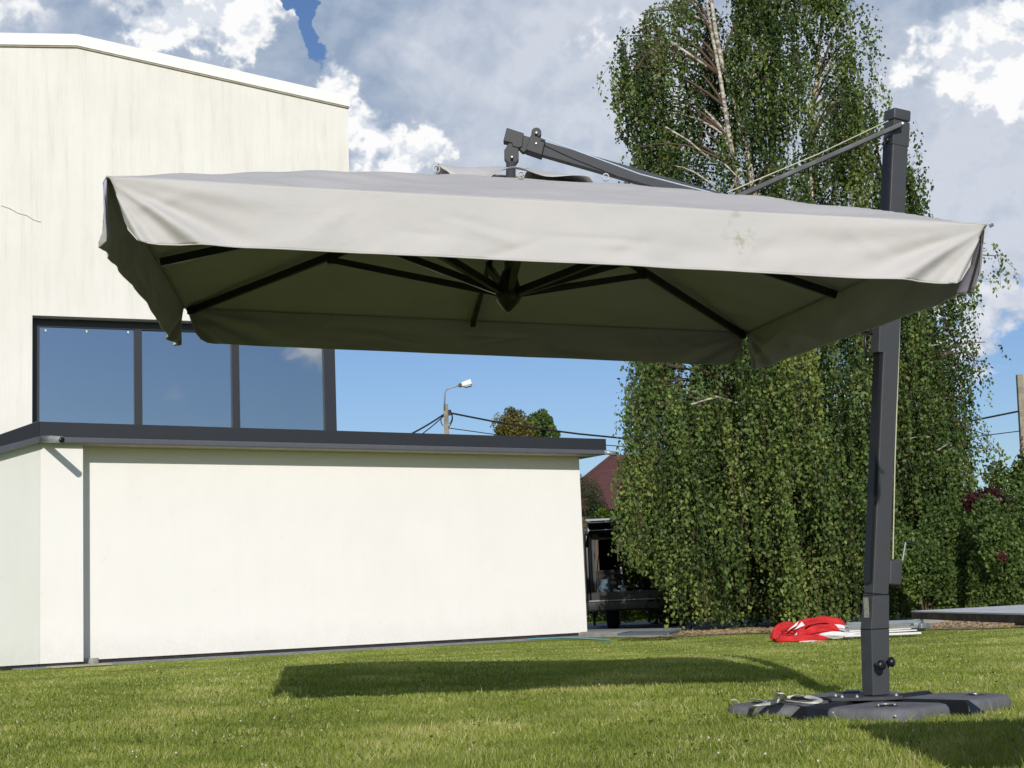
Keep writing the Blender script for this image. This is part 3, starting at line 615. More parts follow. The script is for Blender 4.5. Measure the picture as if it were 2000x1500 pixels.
# weeping birch
YB = 25.3
ENV = np.array([(-400, 1430, 1600), (-250, 1385, 1640), (-100, 1330, 1665), (0, 1290, 1678), (60, 1215, 1685), (120, 1203, 1692), (260, 1200, 1715), (300, 1238, 1760), (340, 1242, 1790),
                (420, 1240, 1822), (500, 1238, 1900), (600, 1235, 1895), (700, 1232, 1905), (800, 1222, 1900), (900, 1216, 1895), (1000, 1208, 1915), (1080, 1206, 1890), (1115, 1242, 1890), (1135, 1285, 1900), (1180, 1304, 1900), (1230, 1312, 1900)], float)
def birch():
    base = up(P(1560, 1230, YB), 0)
    root = empty('weeping_birch', base, 'tall weeping birch with white stems and curtains of hanging leaves', 'tree')
    stems_px = [[(1555, 1232), (1540, 1000), (1515, 700), (1475, 400), (1452, 250), (1410, 120), (1385, -60), (1375, -260)],
                [(1590, 1232), (1600, 900), (1590, 600), (1580, 280), (1600, 100), (1625, -120), (1630, -300)],
                [(1530, 1232), (1490, 900), (1462, 600), (1440, 330), (1405, 150), (1380, 20), (1360, -150)],
                [(1575, 1232), (1548, 800), (1510, 380), (1500, 200), (1512, 60), (1535, -120), (1540, -420)],
                [(1620, 1232), (1660, 950), (1700, 700), (1720, 520), (1735, 380)]]
    R0 = [.10, .08, .075, .095, .06]; SP = []
    for k, s in enumerate(stems_px):
        y0 = YB+(-.35, .35, -.7, .1, .3)[k]*.6
        pts_ = []
        for j, q in enumerate(s):
            f_ = j/(len(s)-1); pts_.append(P(q[0]+random.uniform(-5, 5), q[1], YB+(y0-YB)*(f_*2.2)-(.6*f_ if k in (0, 2, 3) else .5*f_)))
        pts_[0][2] = -.05
        # resample with slight wobble
        ps = []
        for a, b in zip(pts_[:-1], pts_[1:]):
            for t_ in (0, .33, .66): ps.append(a+(b-a)*t_+RNG.normal(0, .018, 3))
        ps.append(pts_[-1]); rs = [R0[k]*(1-.85*i/(len(ps)-1)) for i in range(len(ps))]
        MB().tube(ps, rs, 9).build('trunk', M['bark'], root, smooth=True); SP += [(p, r) for p, r in zip(ps, rs)]
    SPp = np.array([p for p, _ in SP])
    C, Dn, L, val = [], [], [], []; br = MB(); tw = MB(); nb = 0
    def env(py): return np.interp(py, ENV[:, 0], ENV[:, 1]), np.interp(py, ENV[:, 0], ENV[:, 2])
    tops = []; NC = 540
    for k in range(NC):
        if k % 4 == 3: tops.append((tops[-1][0]+random.uniform(-22, 22), tops[-1][1]+random.uniform(60, 150), tops[-1][2]+random.uniform(-.2, .2), 1.3, 12, .16)); continue
        py = random.uniform(-420, 1060) if k > 190 else random.uniform(600, 1130)
        l, r = env(min(py+60, 1230)); u = random.uniform(-1, 1); px = (l+r)/2+(r-l)/2*u*.93
        dep = 2.3*math.sqrt(max(0, 1-(u*.9)**2)); yy = YB+random.uniform(-1, .8)*dep*(.6 if py < 300 else 1.)
        if yy < 22.4: yy = 22.4+random.random()*.4
        if py < 330 and random.random() < .05: continue
        Ln = random.uniform(.8, 2.4)*(1. if py > 0 else .8)
        tops.append((px, py, yy, Ln, random.randint(8, 20), random.uniform(.07, .22)))
    # sprays that break the outline
    NS = -len(tops)
    for px, py, yy, Ln, n_, r_ in ((1228, 70, 24.3, 1.35, 13, .13), (1255, 110, 24.4, 1.1, 9, .16), (1215, 130, 24.2, 1., 9, .09), (1300, 50, 24.6, .9, 8, .15), (1745, 240, 24.6, .9, 9, .16), (1790, 330, 24.6, .8, 8, .13), (1690, 160, 24.6, 1.1, 12, .15),
                                   (1665, 20, 24.7, 1.2, 13, .16), (1925, 475, 24.2, .75, 4, .10), (1950, 500, 24.2, .5, 3, .05), (1880, 450, 24.4, 1.2, 9, .16), (1925, 668, 24.3, .42, 3, .09), (1900, 690, 24.3, .7, 5, .10),
                                   (1905, 830, 24.3, .6, 6, .13), (1930, 850, 24.3, .6, 6, .12), (1950, 880, 24.4, .5, 5, .12), (1245, 690, 24.0, 1.5, 10, .12), (1232, 780, 24.0, 1.4, 8, .1), (1225, 900, 24., 1.4, 8, .1), (1240, 1000, 24., .8, 12, .14), (1345, 1050, 23.9, 1.3, 12, .14),
                                   (1240, 290, 24.2, .9, 8, .1)):
        tops.append((px, py, yy, Ln, n_, r_))
    NB = -NS
    for ti, (px, py, yy, Ln, ns, cr_) in enumerate(tops):
        top = P(px, py, yy); forced = ti >= NB
        tone = random.gauss(.52, .28)
        # bough from the nearest stem below
        dd = np.linalg.norm(SPp-top-np.array([0, 0, -.8]), axis=1); j = int(np.argmin(dd)); s0_ = SPp[j]
        mid = (s0_+top)/2+np.array([0, 0, .25+.12*dd[j]])
        if dd[j] < 4.5:
            bp = [(1-t_)**2*s0_+2*t_*(1-t_)*mid+t_*t_*top for t_ in np.linspace(0, 1, 7)]
            (br).tube(bp, [max(.006, .028*(1-.75*i/6)) for i in range(7)], 5, mi=0 if random.random() < .12 else 1)
        for s in range(ns):
            a = random.uniform(0, 6.28); rr_ = cr_*math.sqrt(random.random()); st = top+np.array([rr_*math.cos(a)*1.5, rr_*math.sin(a)*1.2, random.uniform(-.25, .12)])
            ln = Ln*random.uniform(.55, 1.1); m_ = max(4, int(ln/.029)); t_ = (np.arange(m_)+RNG.random(m_)*.7)/m_
            sw = np.array([math.cos(a)*.12+random.gauss(0, .09), math.sin(a)*.1, 0])
            pth = st[None]+sw[None]*(np.sqrt(t_)[:, None])-np.array([0, 0, 1])[None]*(t_*ln)[:, None]
            pth[:, 0] += .04*np.sin(t_*5*random.uniform(.5, 1.5)+a)
            # trim by the outline
            v = (pth-EYE)@RN; X = 1000-F*v[:, 0]/v[:, 2]; Yp = 750+F*v[:, 1]/v[:, 2]
            l, r = env(np.clip(Yp, -400, 1230)); ok = (pth[:, 2] > .03+.16*random.random())
            if not forced: ok &= (X > l-2+8*math.sin(a*3)) & (X < r+6+10*math.cos(a*5))
            if ok.sum() < 3: continue
            if not ok.all(): k_ = int(np.argmin(ok)); ok[k_:] = False if not ok[0] or k_ > 0 else ok[k_:]
            pth = pth[ok]
            if len(pth) < 3: continue
            if s % 3 == 0: tw.tube([pth[0], pth[len(pth)//2], pth[-1]], .0035, 3, cap=False)
            off = RNG.normal(0, random.choice((.022, .035, .06)), (len(pth), 3)); off[:, 2] *= .6
            C.append(pth+off); dn = RNG.normal(0, .55, (len(pth), 3)); dn[:, 2] -= .75; Dn.append(unit(dn))
            L.append(RNG.uniform(.040, .086, len(pth))); val.append(np.clip(tone+RNG.normal(0, .22, len(pth)), 0, 1))
    C = np.concatenate(C); Dn = np.concatenate(Dn); L = np.concatenate(L); val = np.concatenate(val)
    print('birch leaves', len(C))
    tag(leafobj('crown', C, Dn, L, M['leaf'], root, val), kind='stuff')
    tag(br.build('boughs', [M['bark'], M['twig']], root, smooth=True), kind='stuff')
    tag(tw.build('hanging_twigs', M['twig'], root), kind='stuff')
    # bare arched twigs on the upper left and pale dead limbs
    bt = MB()
    for k in range(13):
        a = P(1330+random.uniform(-10, 10), 105+random.uniform(-10, 15), 24.4); e = P(1215+k*8+random.uniform(-6, 6), 115+random.uniform(0, 60), 24.2+random.uniform(-.3, .3)); m_ = P(1262+k*4, 50+random.uniform(0, 22), 24.3)
        bt.tube([(1-t_)**2*a+2*t_*(1-t_)*m_+t_*t_*e for t_ in np.linspace(0, 1, 8)], .006, 4, mi=1)
    for pl_, r_ in (([(1300, 248), (1345, 275), (1388, 312)], .016), ([(1310, 82), (1345, 105), (1380, 130)], .022), ([(1350, 790), (1400, 775), (1450, 790)], .018), ([(1500, 342), (1540, 348)], .012), ([(1425, 380), (1440, 345), (1415, 320)], .012), ([(1830, 880), (1850, 868)], .012)):
        bt.tube([P(x_, y_, 23.7) for x_, y_ in pl_], r_, 5, mi=0)
    tag(bt.build('bare_twigs', [M['bark'], M['twig']], root, smooth=True), kind='stuff')
birch()

def bush(name, label, cat, c, rad, n, size, m_, seed, group=None, stems=True, wr=.75, lump=9, trunk=None, low=False):
    rg = np.random.default_rng(seed); c = np.array(c, float); root = empty(name, up(c, 0), label, cat, group); rad = np.array(rad, float)
    lc = unit(rg.normal(size=(lump, 3)))*rg.uniform(.25, .72, (lump, 1)); lr = rg.uniform(.28, .5, lump)
    k = rg.integers(0, lump, n); d = unit(rg.normal(size=(n, 3))); r = rg.random(n)**.45
    p = lc[k]+d*(lr[k]*r)[:, None]; C = c+p*rad; C = C[C[:, 2] > .05]; n = len(C)
    dn = rg.normal(0, .7, (n, 3)); dn[:, 2] -= .4
    tone = rg.random(lump)[k[:n]]*.4
    leafobj('crown', C, unit(dn), rg.uniform(.7, 1.3, n)*size, m_, root, np.clip(tone+rg.random(n)*.5, 0, 1), wr)['kind'] = 'stuff'
    t = MB(); b0 = up(c, -.02)
    if trunk: t.tube([b0, c+(lc[0]*.2)*rad], [trunk, trunk*.6], 8)
    for q in lc[:7]: t.tube([b0 if not trunk else c-np.array([0, 0, rad[2]*.6]), (b0+c)/2+q*rad*.4 if not trunk else c+q*rad*.4, c+q*rad], [size*.35, size*.22, size*.1], 5)
    if stems: t.build('trunk' if trunk else 'stems', M['twig'], root, smooth=True)
    return root
# hedge and shrubs right of the birch
bush('shrub', 'dark green shrub in front of the hedge just right of the parasol mast', 'shrub', P(1800, 1110, 21.5), (.66, .5, 1.0), 9000, .055, M['leaf'], 21)
bush('shrub', 'leafy green shrub behind the far end of the table', 'shrub', P(1870, 1110, 21.8), (.8, .55, 1.05), 10000, .055, M['leaf'], 22)
bush('shrub', 'olive shrub at the right edge behind the table', 'shrub', P(1975, 1080, 20.8), (.8, .6, 1.3), 13000, .055, M['leaf'], 23)
bush('shrub', 'tall green shrub rising at the right edge behind the purple bush', 'shrub', P(1990, 985, 24.5), (.75, .6, 1.1), 9000, .06, M['leaf'], 24)
bush('purple_shrub', 'dark purple leaved shrub between the birch and the right shrubs', 'shrub', P(1925, 985, 23.6), (.50, .4, .38), 3600, .055, M['leaf_red'], 25)
bush('shrub', 'small red leaved plant among the right shrubs', 'plant', P(1957, 1092, 20.1), (.11, .08, .15), 170, .035, M['leaf_crimson'], 26, lump=4, stems=False)
# hedge behind the birch
for i, (px, wd, lab) in enumerate(((1330, 1.3, 'dark hedge bush behind the van and birch, leftmost'), (1480, 1.4, 'dark hedge bush behind the birch stems'), (1640, 1.4, 'dark hedge bush behind the parasol mast'), (1790, 1.4, 'dark hedge bush behind the shrubs near the table'), (1930, 1.4, 'dark hedge bush farthest right behind the purple shrub'))):
    bush('hedge_bush', lab, 'hedge', P(px, 1100, 29+.3*i), (wd, .7, 1.25), 9000, .08, M['leaf_dark'], 30+i, 'hedge bushes behind the birch', lump=12)
# beyond the van
bush('shrub', 'feathery dark green shrub beside the extension above the van', 'shrub', P(1150, 985, 33), (.55, .5, .95), 6000, .05, M['leaf_dark'], 41, wr=.3)
bush('vine', 'bright yellow green vine over the van roof rack', 'plant', P(1195, 1010, 32), (.48, .3, .28), 2200, .06, M['leaf_bright'], 42)
bush('shrub', 'green hedge plant behind the van, seen under its bumper', 'shrub', P(1230, 1190, 37), (2., .5, .6), 5000, .07, M['leaf_bright'], 43)
# garden trees far behind the flat roof
bush('garden_tree', 'yellowing small tree top rising behind the flat roof', 'tree', P(1008, 838, 62), (.95, .8, 1.1), 6000, .10, M['leaf_autumn'], 51, trunk=.12, lump=16)
bush('garden_tree', 'round green tree top behind the flat roof right of the yellowing tree', 'tree', P(1048, 842, 64), (.85, .8, 1.05), 8000, .11, M['leaf'], 52, trunk=.12, lump=18)
bush('garden_tree', 'thin pale tree tip just left of the extension roof end', 'tree', P(1087, 855, 66), (.22, .2, .35), 300, .11, M['leaf_bright'], 53, lump=4, trunk=.05)

# soil strip under the birch
mb = MB(); n = 40; xs_ = np.linspace(1.6, 9, n); front = 21.75-np.clip((xs_-3.2)*.95, 0, 2.4); tp = []; bt = []
for x_, f_ in zip(xs_, front): bt.append((x_, f_-.15+random.uniform(-.05, .05), .010)); tp.append((x_, f_+4.5, .012))
for i in range(n-1): mb.add([bt[i], bt[i+1], tp[i+1], tp[i]], [(0, 1, 2, 3)])
tag(mb.build('soil_bed', M['dry']), kind='structure')
# dry clippings
def straw():
    n = 7000; x = RNG.uniform(1.9, 8, n); y = 21.75-np.clip((x-3.2)*.95, 0, 2.4)+RNG.uniform(-.15, 1.2, n); heap = .13*np.exp(-((x-6.0)/.55)**2-((y-20.2)/.5)**2)
    c = np.stack([x, y, .02+heap+RNG.uniform(0, .03, n)], 1); d = unit(RNG.normal(0, 1, (n, 3))*np.array([1, 1, .35])); V, T = leaves(c, d, RNG.uniform(.04, .12, n), .12)
    tag(npmesh('straw', V, T, M['dry_straw']), 'dry tan clippings strewn along the lawn edge under the trees', 'straw', kind='stuff')
M['dry_straw'] = mat('dry_straw', (.46, .33, .18), .9, var=.3)
straw()
for i, (px, py, l_, lab) in enumerate(((1848, 1226, .62, 'grey kerb block seen below the table, leftmost'), (1915, 1226, .60, 'grey kerb block seen below the table, middle'), (1978, 1226, .5, 'grey kerb block below the table at the right edge'))):
    q = G(px, py, 0); q = P(px, 1228, 20.4+.0*i); q[2] = 0
    tag(MB().box(q+np.array([0, 0, .065+.01*i]), (l_, .12, .14), .05).build('kerb_block', M['concrete'], loc=q, bevel=.008), lab, 'kerb block')

# ------------------------------------------------------------------ far house, poles, wires
q = P(1180, 1000, 60)
fh = empty('far_house', up(q, 0), 'house with brown red hipped roof beyond the van and birch', 'house')
r0, r1, rp, rq = P(1060, 965, 58), P(1330, 1005, 58), P(1188, 893, 62), P(1330, 893, 62)
rb = [P(1060, 1000, 58), P(1420, 1000, 58), P(1420, 1000, 70), P(1060, 1000, 70)]
for v in rb: v[2] = rb[0][2]
ap = [P(1197, 889, 64), P(1330, 889, 64)]; ap[1][2] = ap[0][2]
MB().add([rb[0], rb[1], rb[2], rb[3], ap[0], ap[1]], [(0, 1, 5, 4), (1, 2, 5), (2, 3, 4, 5), (3, 0, 4), (3, 2, 1, 0)]).build('roof', M['roof_red'], fh)
MB().tube([rb[0]+np.array([0, 0, .02]), ap[0]], .08, 6).build('ridge_cap', M['roof_red'], fh)
MB().hexa([up(rb[0]+[.5, .5, 0], 0), up(rb[1]+[-.5, .5, 0], 0), up(rb[2]+[-.5, -.5, 0], 0), up(rb[3]+[.5, -.5, 0], 0)], [up(rb[0]+[.5, .5, 0], rb[0][2]-.01), up(rb[1]+[-.5, .5, 0], rb[0][2]-.01), up(rb[2]+[-.5, -.5, 0], rb[0][2]-.01), up(rb[3]+[.5, -.5, 0], rb[0][2]-.01)]).build('wall', M['far_wall'], fh)
YL = 45.
b0 = up(P(871, 850, YL), 0); lp = empty('street_lamp', b0, 'concrete post with a white lamp head on a bent arm and looped cables', 'street lamp')
t0 = P(870.5, 790, YL); MB().bar(b0, t0, .19, .15, (0, 1, 0), w2=(.13, .12)).build('post', M['wood_pole'], lp)
arm = [P(868, 800, YL-.1), P(869, 768, YL-.1), P(871, 762, YL-.1), P(878, 758, YL-.1), P(888, 755.5, YL-.1), P(898, 753, YL-.1)]
MB().tube(arm, .022, 8).build('arm', M['pipe'], lp, smooth=True)
a_, b_ = P(896, 753.5, YL-.1), P(921, 746, YL-.1)
d_ = (b_-a_); 
hd = MB().bar(a_, a_+d_*.25, .10, .14, (0, 1, 0)).build('lamp_socket', M['twig'], lp)
hd = MB().bar(a_+d_*.22, b_, .14, .18, (0, 1, 0), w2=(.17, .24)).build('lamp_head', M['lamp_white'], lp, bevel=.03)
MB().bar(a_+d_*.45+np.array([0, 0, -.09]), b_+np.array([0, 0, -.10]), .06, .16, (0, 1, 0)).build('lamp_cover', M['pipe'], hd, bevel=.02)
lc = MB()
for (x0_, y0_, x1_, y1_, dx) in ((878, 800, 876, 835, 14), (879, 803, 878, 828, 9), (865, 812, 866, 832, -9)):
    a, b = P(x0_, y0_, YL-.15), P(x1_, y1_, YL-.15); m_ = P((x0_+x1_)/2+dx, (y0_+y1_)/2, YL-.15)
    lc.tube([(1-t_)**2*a+2*t_*(1-t_)*m_+t_*t_*b for t_ in np.linspace(0, 1, 8)], .014, 5)
lc.box(P(878, 806, YL-.12), (.1, .06, .16)); lc.build('cable_loops', M['cable'], lp)
def wire(p, q, sag, r, lab):
    p, q = np.array(p), np.array(q); o = MB().tube([p+(q-p)*t_-np.array([0, 0, 4*sag*t_*(1-t_)]) for t_ in np.linspace(0, 1, 14)], r, 5).build('overhead_wire', M['cable'], loc=p)
    return tag(o, lab, 'wire')
UP = P(1991, 732, 44)
wire(P(876, 806, YL), P(1991, 803, 44), .9, .028, 'thick overhead cable from the lamp post past the birch to the right pole')
wire(P(876, 836, YL), P(1991, 842, 44), .6, .014, 'thin overhead wire below the thick cable')
wire(P(866, 810, YL), P(600, 905, 33), .25, .026, 'thick cable dropping left from the lamp post')
wire(P(867, 812, YL), P(640, 920, 34), .3, .016, 'thin cable dropping left from the lamp post')
b0 = up(P(1996, 900, 44), 0); ut = empty('utility_pole', b0, 'tall concrete utility pole at the right edge behind the shrubs', 'utility pole')
MB().bar(b0, UP, .26, .22, (0, 1, 0), w2=(.17, .14)).build('post', M['wood_pole'], ut)
for y_ in (855, 868, 882): q = P(1995, y_, 43.86); MB().box(q, (.09, .03, .10)).build('notch', M['twig'], ut)

# ------------------------------------------------------------------ van
def van():
    X0, X1, Y0, Y1 = 1.22, 3.25, 28.9, 33.4; Z1 = 1.86; zs0 = .56
    root = empty('van', ((X0+X1)/2, Y0, 0), 'black van with its open rear showing seats and cargo, parked behind the extension', 'van')
    root.rotation_euler.z = math.radians(-4.2)
    b = MB(); prof = [(Y0, .30), (Y0, zs0), (Y0-.0, 1.1), (Y0+.12, Z1-.08), (Y0+.3, Z1), (Y1-1.2, Z1), (Y1-.5, 1.35), (Y1+.3, 1.0), (Y1+.3, .30)]
    for xa, xb in ((X0, X0+.09), (X1-.09, X1)): b.prism([(xa, y, z) for y, z in prof], (xb-xa, 0, 0))
    b.hexa([(X0+.09, Y0+.14, Z1-.07), (X1-.09, Y0+.14, Z1-.07), (X1-.09, Y1-1.2, Z1-.07), (X0+.09, Y1-1.2, Z1-.07)], [(X0+.09, Y0+.14, Z1-.002), (X1-.09, Y0+.14, Z1-.002), (X1-.09, Y1-1.2, Z1-.002), (X0+.09, Y1-1.2, Z1-.002)])
    body = b.build('body', M['van_paint'], root, bevel=.03)
    MB().box(((X0+X1)/2, (Y0+Y1)/2, zs0-.06), (X1-X0-.19, Y1-Y0-.1, .1)).build('cargo_floor', M['van_inside'], root)
    MB().box(((X0+X1)/2, Y0-.02, .44), (X1-X0-.02, .14, .20)).build('bumper', M['bumper'], root, bevel=.03)
    MB().box(((X0+X1)/2, Y0-.10, .535), (X1-X0-.1, .05, .022)).build('bumper_trim', M['rack'], root)
    MB().box(((X0+X1)/2, Y0-.0, .62), (X1-X0-.19, .05, .15)).build('sill', M['bumper'], root)
    for xx in (X0+.46, X1-.40):
        for yy in (Y0+.85, Y1-.6):
            wh = MB().lathe((xx-.12, yy, .32), [(.20, 0), (.30, .01), (.32, .05), (.32, .19), (.30, .23), (.20, .24)], 24, (1, 0, 0)).build('wheel', M['tyre'], root, smooth=True)
            MB().lathe((xx-.13, yy, .32), [(.19, 0), (.19, .255)], 16, (1, 0, 0)).build('rim', M['pipe'], wh)
    for xx in (1.95, 2.85):
        st = MB().box((xx, 32., .95), (.5, .16, .75)).build('seat', M['van_inside'], root, bevel=.06); MB().box((xx, 32., 1.43), (.26, .1, .2)).build('headrest', M['van_inside'], st, bevel=.04)
    MB().box((1.62, 31.2, 1.2), (.36, .5, 1.1)).build('side_panel', M['van_inside'], root, bevel=.03)
    MB().box((2.4, 33.1, .75), (1.8, .5, .42)).build('dashboard', M['van_inside'], root, bevel=.05)
    MB().tube([(2.0+.19*math.cos(a), 32.6, 1.12+.19*math.sin(a)) for a in np.linspace(0, 2*math.pi, 20)], .014, 6).box((2.0, 32.6, 1.12), (.1, .04, .08)).build('steering_wheel', M['metal'], root, smooth=True)
    tg = MB().hexa([(X0+.1, Y0-.85, 1.93), (X1-.1, Y0-.85, 1.93), (X1-.1, Y0+.12, Z1+.0), (X0+.1, Y0+.12, Z1+.0)], [(X0+.1, Y0-.85, 1.97), (X1-.1, Y0-.85, 1.97), (X1-.1, Y0+.12, Z1+.05), (X0+.1, Y0+.12, Z1+.05)]).build('tailgate', M['van_paint'], root, bevel=.015)
    rk = MB()
    for yy in (Y0-.1+.4, Y0+1.6, Y0+2.7): rk.box(((X0+X1)/2, yy, 2.06), (X1-X0-.1, .06, .035))
    for xx in (X0+.1, X0+.8, X1-.1): rk.box((xx, Y0+1.5, 2.00), (.04, 2.8, .04))
    for xx in (X0+.1, X0+.42, X0+.8, X1-.1): rk.box((xx, Y0+.3, 1.93), (.05, .05, .2))
    rk.build('roof_rack', M['rack'], root)
    MB().box((1.72, 29.5, .93), (.62, .04, .36)).build('cargo_partition', M['beige'], root)
    def it(name, cat, lab, mb, m_, bevel=.01): tag(mb.build(name, M[m_], loc=mb.v[0], bevel=bevel), lab, cat)
    it('shelf_board', 'board', 'long white board lying across the open van rear', MB().box((2.36, 29.25, .785), (1.05, .12, .05)), 'white_thing')
    it('shelf_board', 'board', 'shorter white strip below the long board in the van', MB().box((2.66, 29.22, .70), (.46, .1, .03)), 'white_thing')
    it('white_pole', 'pole', 'thin white pole standing in the open van rear', MB().bar((1.93, 29.2, .81), (1.91, 29.25, 1.15), .035, .035, (0, 1, 0)), 'white_thing', .004)
    c = np.array((1.60, 29.15, .77)); bg_ = MB(); n = 12
    for i in range(5):
        pass
    prof = [(.02, -.165), (.12, -.15), (.14, -.04), (.12, .06), (.08, .12), (.10, .16), (.03, .15)]
    bg_.lathe(c, prof, 9); bg_.v = [(x+random.uniform(-.02, .02), y+random.uniform(-.02, .02), z+random.uniform(-.015, .015)) for x, y, z in bg_.v]
    tag(bg_.build('plastic_bag', M['blue_bag'], loc=c, smooth=True), 'crumpled blue grey bag standing at the van sill', 'bag')
    for i, (x, z, a, l_) in enumerate(((1.80, .70, -.5, .14), (1.93, .72, .1, .1), (1.87, .655, .2, .13), (2.32, .66, .25, .2))):
        it('packet', 'packet', ('crumpled white packet beside the blue bag', 'small square white packet in the van', 'low white packet at the van sill', 'slanted white packet near the sill middle')[i],
           MB().box((x, 29.12, z), (l_, .08, .06 if i != 1 else .09), ax=np.array([[math.cos(a), 0, math.sin(a)], [0, 1, 0], [-math.sin(a), 0, math.cos(a)]])), 'white_thing', .012)
van()
# pale ground behind the slab where the van stands
MB().prism([(1.2, 26.6, -.02), (7, 26.6, -.02), (7, 36, -.02), (1.2, 36, -.02)], (0, 0, .024)).build('driveway', M['concrete_grey'])['kind'] = 'structure'

# ------------------------------------------------------------------ the parasol
ROOT = np.array([1.60, 7.2, 0.])
M['fabric'] = fabric_mat()
um = empty('cantilever_umbrella', ROOT, 'large square pale grey cantilever parasol on a graphite side mast with crank', 'umbrella')
CC = np.array([.001, 6.517, 1.977]); CM = np.array([[.989, -.131, .0688], [.1342, .99, -.0429], [-.0624, .0517, .9967]])
def L(u, v, z): return CC+CM@np.array([u, v, z])
A_ = 1.5; HP = .43
# roof cloth: four panels with a soft sag between ribs
def roof_z(u, v):
    m_ = np.maximum(np.abs(u), np.abs(v))/A_; z = HP*(1-m_)**1.0
    a = np.abs(u)/A_; b = np.abs(v)/A_; mn = np.minimum(a, b)/np.maximum(np.maximum(a, b), 1e-6)
    sag = np.sin(np.pi*mn)**2*.028*np.sin(np.pi*np.clip(m_, 0, 1))**.8*m_
    return z-sag+.02*np.sin(np.pi*m_)
n = 97; u = np.linspace(-A_, A_, n); U, Vv = np.meshgrid(u, u); Z = roof_z(U, Vv)
rg = np.random.default_rng(5)
wr = sum(np.sin(U*rg.uniform(-22, 22)+Vv*rg.uniform(-22, 22)+rg.uniform(0, 6))*.0012 for _ in range(9)); Z = Z+wr*(np.maximum(np.abs(U), np.abs(Vv)) < A_*.97)
pts_ = np.stack([U.ravel(), Vv.ravel(), Z.ravel()], 1)@CM.T+CC
i = (np.arange(n-1)[None, :]+np.arange(n-1)[:, None]*n).ravel(); keep = np.ones(len(i), bool)
ctr = (pts_[i]+pts_[i+n+1])/2; uu = (U.ravel()[i]+U.ravel()[i+n+1])/2; vv2 = (Vv.ravel()[i]+Vv.ravel()[i+n+1])/2
keep = ~((np.abs(uu) < .10) & (np.abs(vv2) < .10))
i = i[keep]; roofc = npmesh('canopy_roof', pts_, np.stack([i, i+1, i+1+n, i+n], 1), M['fabric'], parent=um, smooth=True)
def solid(o, t, inner_tint=False):
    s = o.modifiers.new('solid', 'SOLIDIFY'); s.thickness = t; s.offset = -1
    if inner_tint: o.data.materials.append(M['inner_tint']); s.material_offset = 1; s.material_offset_rim = 0
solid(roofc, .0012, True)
# valances
def valance(side, h0, seed, flare=.02, droop0=1., droop1=1.):
    """side 0 front, 1 right, 2 back, 3 left; runs along the edge, hangs by h0"""
    rg = np.random.default_rng(seed); nu, nv = 240, 26
    c, s = [(1, 0), (0, 1), (-1, 0), (0, -1)][side]
    T, Sv = np.meshgrid(np.linspace(0, 1, nu), np.linspace(0, 1, nv)); Lg = 2*A_
    e = np.minimum(T, 1-T)*Lg; rnd = .11
    hh = h0*np.where(e < rnd, .10+.90*np.sqrt(np.clip(1-((rnd-e)/rnd)**2, 0, 1)), 1.)
    inset = .035*np.clip(1-e/.35, 0, 1)*Sv
    x = (T-.5)*Lg; x = x-np.sign(x)*inset
    down = hh*Sv
    out = flare*Sv**1.3*(1+.4*np.sin(T*9+seed))*np.clip(e/.3, .1, 1)
    # folds fanning out of the two upper corners
    for k, ee in ((0, T*Lg), (1, (1-T)*Lg)):
        ang_ = np.arctan2(down, ee+.02); dist = np.hypot(down, ee); ph = rg.uniform(0, 3)
        am = np.exp(-((dist-.30)/.26)**2)*np.clip(dist/.2, 0, 1)*(.030 if side == 0 else .020)*(droop0 if k == 0 else droop1)
        out = out+am*(np.sin(ang_*13+ph)*.6+np.sin(ang_*24+ph*2)*.28)*np.clip(Sv*3, 0, 1)
        out = out-(.03 if side in (0, 2) else .008 if side == 1 else -.012)*np.exp(-(ee/.20)**2)*Sv*(droop0 if k == 0 else droop1)
    # broad shallow creases
    for k in range(30):
        cx_ = rg.uniform(0, 1); wd = rg.uniform(.012, .07); cy_ = rg.uniform(.3, 1.05); hy = rg.uniform(.05, .22); tilt = rg.uniform(-.25, .25)
        out = out+rg.choice([-1, 1])*.0055*np.exp(-((T-cx_)/wd)**2-((Sv-cy_-tilt*(T-cx_)/wd)/hy)**2)
    out = out+.003*np.sin(T*37+Sv*4+seed)*Sv
    zoff = -down-.012*np.sin(np.pi*T)*(1 if side == 0 else .6)*0
    u_ = x*c+s*0; base_u = np.where(True, x*c+(A_+out-.0006)*s, 0); base_v = np.where(True, x*s-(A_+out-.0006)*c, 0)
    p = np.stack([base_u.ravel(), base_v.ravel(), zoff.ravel()], 1)@CM.T
    # cloth hangs plumb, not square to the tilted frame
    p = np.stack([(x*c+(A_+out-.0006)*s).ravel(), (x*s-(A_+out-.0006)*c).ravel(), 0*x.ravel()], 1)@CM.T+CC; p[:, 2] -= down.ravel()-.0008
    p[:, 0] -= (.0624*down.ravel())*.5
    i = (np.arange(nu-1)[None, :]+np.arange(nv-1)[:, None]*nu).ravel()
    o = npmesh('valance', p, np.stack([i, i+nu, i+nu+1, i+1], 1), M['fabric'], parent=um, smooth=True); solid(o, .0012, True)
    # stitched hem along the free edge
    q = p.reshape(nv, nu, 3); hem = [q[j, 0] for j in range(0, nv, 2)]+[q[-1, j] for j in range(0, nu, 3)]+[q[j, -1] for j in range(nv-1, -1, -2)]
    MB().tube(hem, .0028, 5).build('hem', M['fabric'], o, smooth=True)
    return o
valance(0, .215, 3, .014); valance(1, .215, 4, .004, 1., 1.); valance(2, .180, 8, .010); valance(3, .215, 6, .02, 1.3, 1.)
